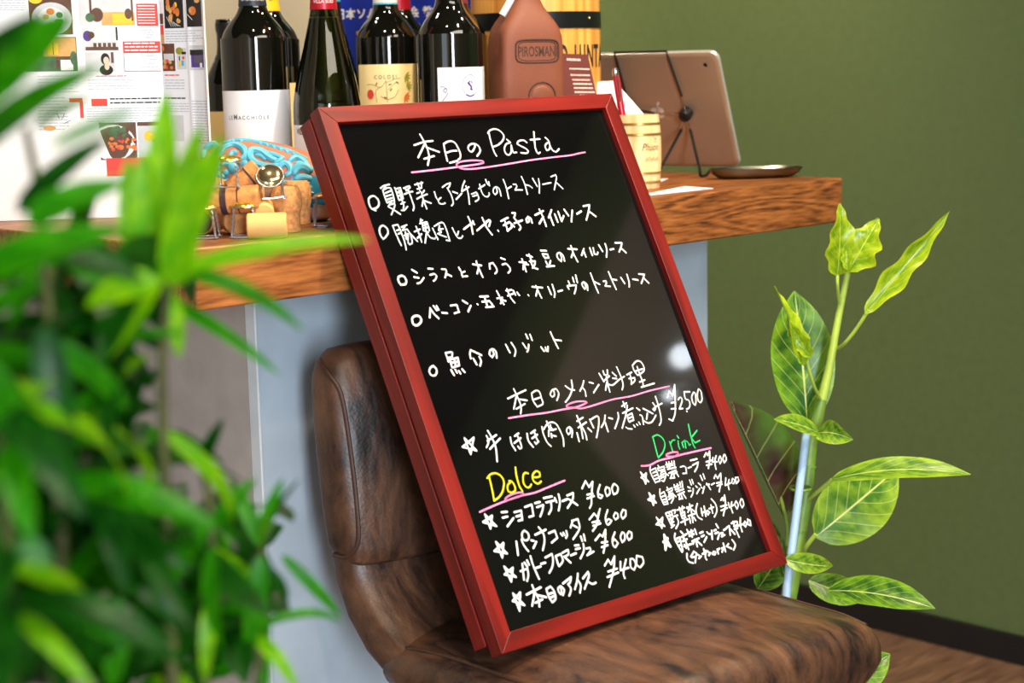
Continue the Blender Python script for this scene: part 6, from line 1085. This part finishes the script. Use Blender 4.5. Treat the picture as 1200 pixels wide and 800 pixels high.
LEAVES = [  # base px, tip px, width px, depth, kind, arch, fold
    (-70, 150, 86, 18, 120, .60, 'mid', .03, .15), (-70, 110, 52, 12, 60, .58, 'dark', .02, .15), (-50, 200, 122, 78, 76, .62, 'mid', .06, .2), (40, 150, 110, 113, 26, .66, 'mid', .05, .2),
    (60, 172, 162, 128, 26, .56, 'grey', .03, .1), (186, 285, 195, 108, 50, .74, 'bright', .03, .25), (192, 290, 236, 146, 46, .73, 'bright', -.03, .2), (196, 300, 262, 158, 62, .70, 'bright', -.05, .2), (178, 300, 168, 178, 56, .72, 'bright', .04, .25),
    (172, 330, 150, 185, 56, .73, 'bright', .04, .2), (202, 335, 232, 190, 60, .69, 'bright', .03, .2), (160, 340, 60, 300, 56, .68, 'mid', .1, .2), (190, 345, 250, 215, 46, .75, 'bright', .02, .2),
    (200, 322, 434, 281, 34, .70, 'bright', .07, .2), (205, 318, 356, 388, 30, .72, 'mid', .16, .2), (190, 330, 322, 300, 24, .78, 'bright', .06, .2), (190, 350, 330, 440, 22, .80, 'mid', .10, .15),
    (30, 262, 152, 212, 60, .60, 'mid', .06, .2), (20, 250, 130, 160, 44, .64, 'dark', .06, .2), (-40, 330, 158, 268, 74, .57, 'mid', .07, .2), (50, 300, 170, 330, 50, .62, 'dark', .10, .2),
    (185, 330, 100, 360, 60, .66, 'bright', .10, .2), (190, 300, 128, 420, 66, .70, 'bright', .12, .2), (180, 320, 140, 440, 40, .74, 'mid', .10, .2), (195, 340, 210, 420, 34, .75, 'bright', .1, .2),
    (50, 380, 84, 560, 56, .62, 'dark', .10, .2), (60, 400, 150, 480, 40, .66, 'mid', .10, .2), (126, 450, 60, 560, 40, .70, 'mid', .14, .2), (128, 460, 176, 415, 26, .74, 'bright', .05, .2), (124, 455, 104, 535, 26, .72, 'bright', .1, .2),
    (180, 500, 272, 612, 28, .74, 'bright', .22, .2), (190, 505, 262, 545, 20, .80, 'dark', .16, .2), (235, 545, 262, 490, 22, .80, 'dark', .04, .2), (300, 640, 332, 560, 24, .80, 'mid', .03, .2), (304, 650, 352, 560, 14, .84, 'dark', .08, .2),
    (306, 640, 270, 560, 26, .8, 'mid', .05, .2), (306, 645, 318, 600, 20, .8, 'bright', .03, .2), (306, 650, 290, 770, 34, .78, 'mid', .10, .2), (302, 660, 338, 700, 24, .82, 'dark', .10, .2), (296, 745, 350, 812, 24, .80, 'bright', .28, .2), (300, 735, 402, 730, 18, .84, 'mid', .2, .2),
    (330, 650, 400, 722, 20, .86, 'mid', .12, .2), (250, 620, 300, 560, 30, .76, 'mid', .04, .2), (246, 610, 200, 690, 36, .74, 'mid', .14, .2), (250, 640, 262, 760, 32, .72, 'mid', .1, .2), (250, 690, 240, 800, 26, .74, 'bright', .12, .2), (246, 620, 180, 590, 34, .75, 'dark', .12, .2),
    (10, 640, -20, 760, 60, .56, 'dark', .1, .2), (20, 640, 62, 660, 40, .58, 'grey', .14, .2), (20, 720, 112, 810, 30, .60, 'bright', .2, .2), (40, 700, 150, 760, 34, .62, 'mid', .2, .2), (70, 690, 20, 800, 50, .62, 'dark', .16, .2), (10, 520, 40, 640, 50, .58, 'mid', .12, .2), (0, 470, 70, 560, 50, .58, 'dark', .14, .2),
    (-30, 420, 30, 520, 60, .56, 'mid', .14, .2), (140, 640, 90, 700, 36, .70, 'dark', .16, .2), (142, 660, 210, 740, 36, .70, 'dark', .18, .2), (138, 600, 190, 560, 30, .72, 'mid', .05, .2), (140, 700, 130, 810, 40, .68, 'mid', .12, .2)]
NLEAF = 0
def dleaf(B, T, wd, kind, arch, fold, nrm):
    global NLEAF; NLEAF += 1
    dchild(leafmesh(B, T, wd, nrm, arch, fold, .004, 'lance', 14, rnd.uniform(-.25, .25), rnd.uniform(0, 6)), 'leaf', M['drac_' + kind])
for bx, by, tx, ty, wpx, d, kind, arch, fold in LEAVES:
    nrm = (ZV * .7 - CFH * .75 + CRH * rnd.uniform(-.3, .3)).normalized()
    dleaf(at(bx, by, d), at(tx, ty, d + rnd.uniform(-.03, .03)), wpx * d / FPX, kind, arch, fold, nrm)
def project(p):
    v = p - EYE; dd = v.dot(CF); return 600 + FPX * v.dot(CR) / dd, 400 - FPX * v.dot(CU) / dd
def randleaf(near):
    for _ in range(400):
        cm, d = canepts[rnd.choice([0, 0, 0, 1, 3, 3, 4, 4, 4, 5, 2, 2])]
        B = cm[rnd.randrange(0, len(cm))]; phi = rnd.uniform(0, 2 * PI); Ln = rnd.uniform(.045, .085) * d / .7
        hd = CRH * math.cos(phi) + CFH * math.sin(phi); T = B + hd * Ln * .85 + ZV * Ln * rnd.uniform(-.85, .3)
        if not near: B = B + CFH * rnd.uniform(.03, .2) + CRH * rnd.uniform(-.03, .03); T = T + (B - cm[0]) * 0 + CFH * rnd.uniform(.03, .2)
        x, y = project(T); mx_, my_ = project((B + T) / 2); bx_, by_ = project(B)
        if (T - EYE).dot(CF) < .45: continue
        if y < 300 or y > 850: continue
        lim = 235 if y < 400 else (185 if y < 560 else 335)
        if x > lim or bx_ > lim + 10: continue
        if 180 < mx_ < 300 and 380 < my_ < 565: continue
        if y < 330 and x > 120: continue
        if by_ < 600 and bx_ > 200: continue
        kind = rnd.choice(['dark', 'dark', 'dark', 'mid', 'mid', 'bright'] if y > 420 else ['mid', 'dark', 'mid', 'bright'])  # lower leaves picked darker, shade put into the leaf colour
        if not near: kind = rnd.choice(['dark', 'dark', 'dark', 'mid'])  # rear leaves mostly dark, for the shaded inside of the plant
        return B, T, Ln, hd, kind
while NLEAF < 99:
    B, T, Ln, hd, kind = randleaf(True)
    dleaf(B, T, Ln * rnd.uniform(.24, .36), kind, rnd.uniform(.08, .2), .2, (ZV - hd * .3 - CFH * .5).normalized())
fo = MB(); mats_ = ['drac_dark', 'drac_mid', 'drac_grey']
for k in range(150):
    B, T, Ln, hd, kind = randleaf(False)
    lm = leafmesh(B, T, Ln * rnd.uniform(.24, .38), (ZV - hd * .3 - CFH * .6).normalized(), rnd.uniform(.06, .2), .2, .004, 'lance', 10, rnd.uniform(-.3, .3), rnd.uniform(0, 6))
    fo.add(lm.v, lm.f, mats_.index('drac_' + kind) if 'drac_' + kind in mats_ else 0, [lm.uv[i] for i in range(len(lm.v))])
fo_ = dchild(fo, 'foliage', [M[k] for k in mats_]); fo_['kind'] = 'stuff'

# ------------------------------------------------------------------ lamps of the room, then two added glint globes
for x, y, tx, ty, tz, pw_ in SPOTS:
    t = thing('ceiling_spotlight', 'white cylindrical ceiling spotlight with warm bulb above the counter area', 'lamp', (x, y, ZC), 0, 'ceiling spotlights')
    dr = (Vector((tx, ty, tz)) - Vector((x, y, ZC - .16))).normalized(); Mx = Matrix.Translation(Vector((0, 0, -.13))) @ (-dr).to_track_quat('Z', 'Y').to_matrix().to_4x4()
    b = MB(); b.lathe([(.034, -.06), (.036, -.06), (.036, .05), (0, .05)], 24, M=Mx); b.tube([(0, 0, 0), (0, 0, -.09)], .008, 8); b.build('lamp_housing', M['lamp_metal'], t)
    b = MB(); b.lathe([(.028, -.048), (0, -.050)][::-1], 20, M=Mx); b.build('bulb', M['bulb'], t)
    l = bpy.data.lights.new('spot_beam', 'SPOT'); l.energy = pw_; l.color = (1.0, .80, .56); l.spot_size = math.radians(80); l.spot_blend = .8; l.shadow_soft_size = .03
    lo = bpy.data.objects.new('spot_beam', l); C.objects.link(lo); lo.location = Vector((x, y, ZC - .13)) + dr * .075; lo.rotation_euler = dr.to_track_quat('-Z', 'Y').to_euler()
for py_, pz, r_, lab in ((-.15, 1.86, .028, 'round glowing globe added on the unseen panel to glint in the board'), (-.26, 1.845, .014, 'small round glowing globe added beside the larger one for a second glint')):
    t = thing('glint_globe', lab, 'lamp', (2.915, py_, pz))  # added unseen globe, made for a bright glint in the board
    b = MB(); b.ball((-.055, 0, 0), r_, r_, r_, 20); b.build('globe', M['globe'], t)
    b = MB(); b.tube([(-.055 + r_ * .8, 0, 0), (-.006, 0, 0)], .007, 10); b.tube([(-.006, 0, 0), (0, 0, 0)], .022, 20); b.build('wall_mount', M['lamp_metal'], t)
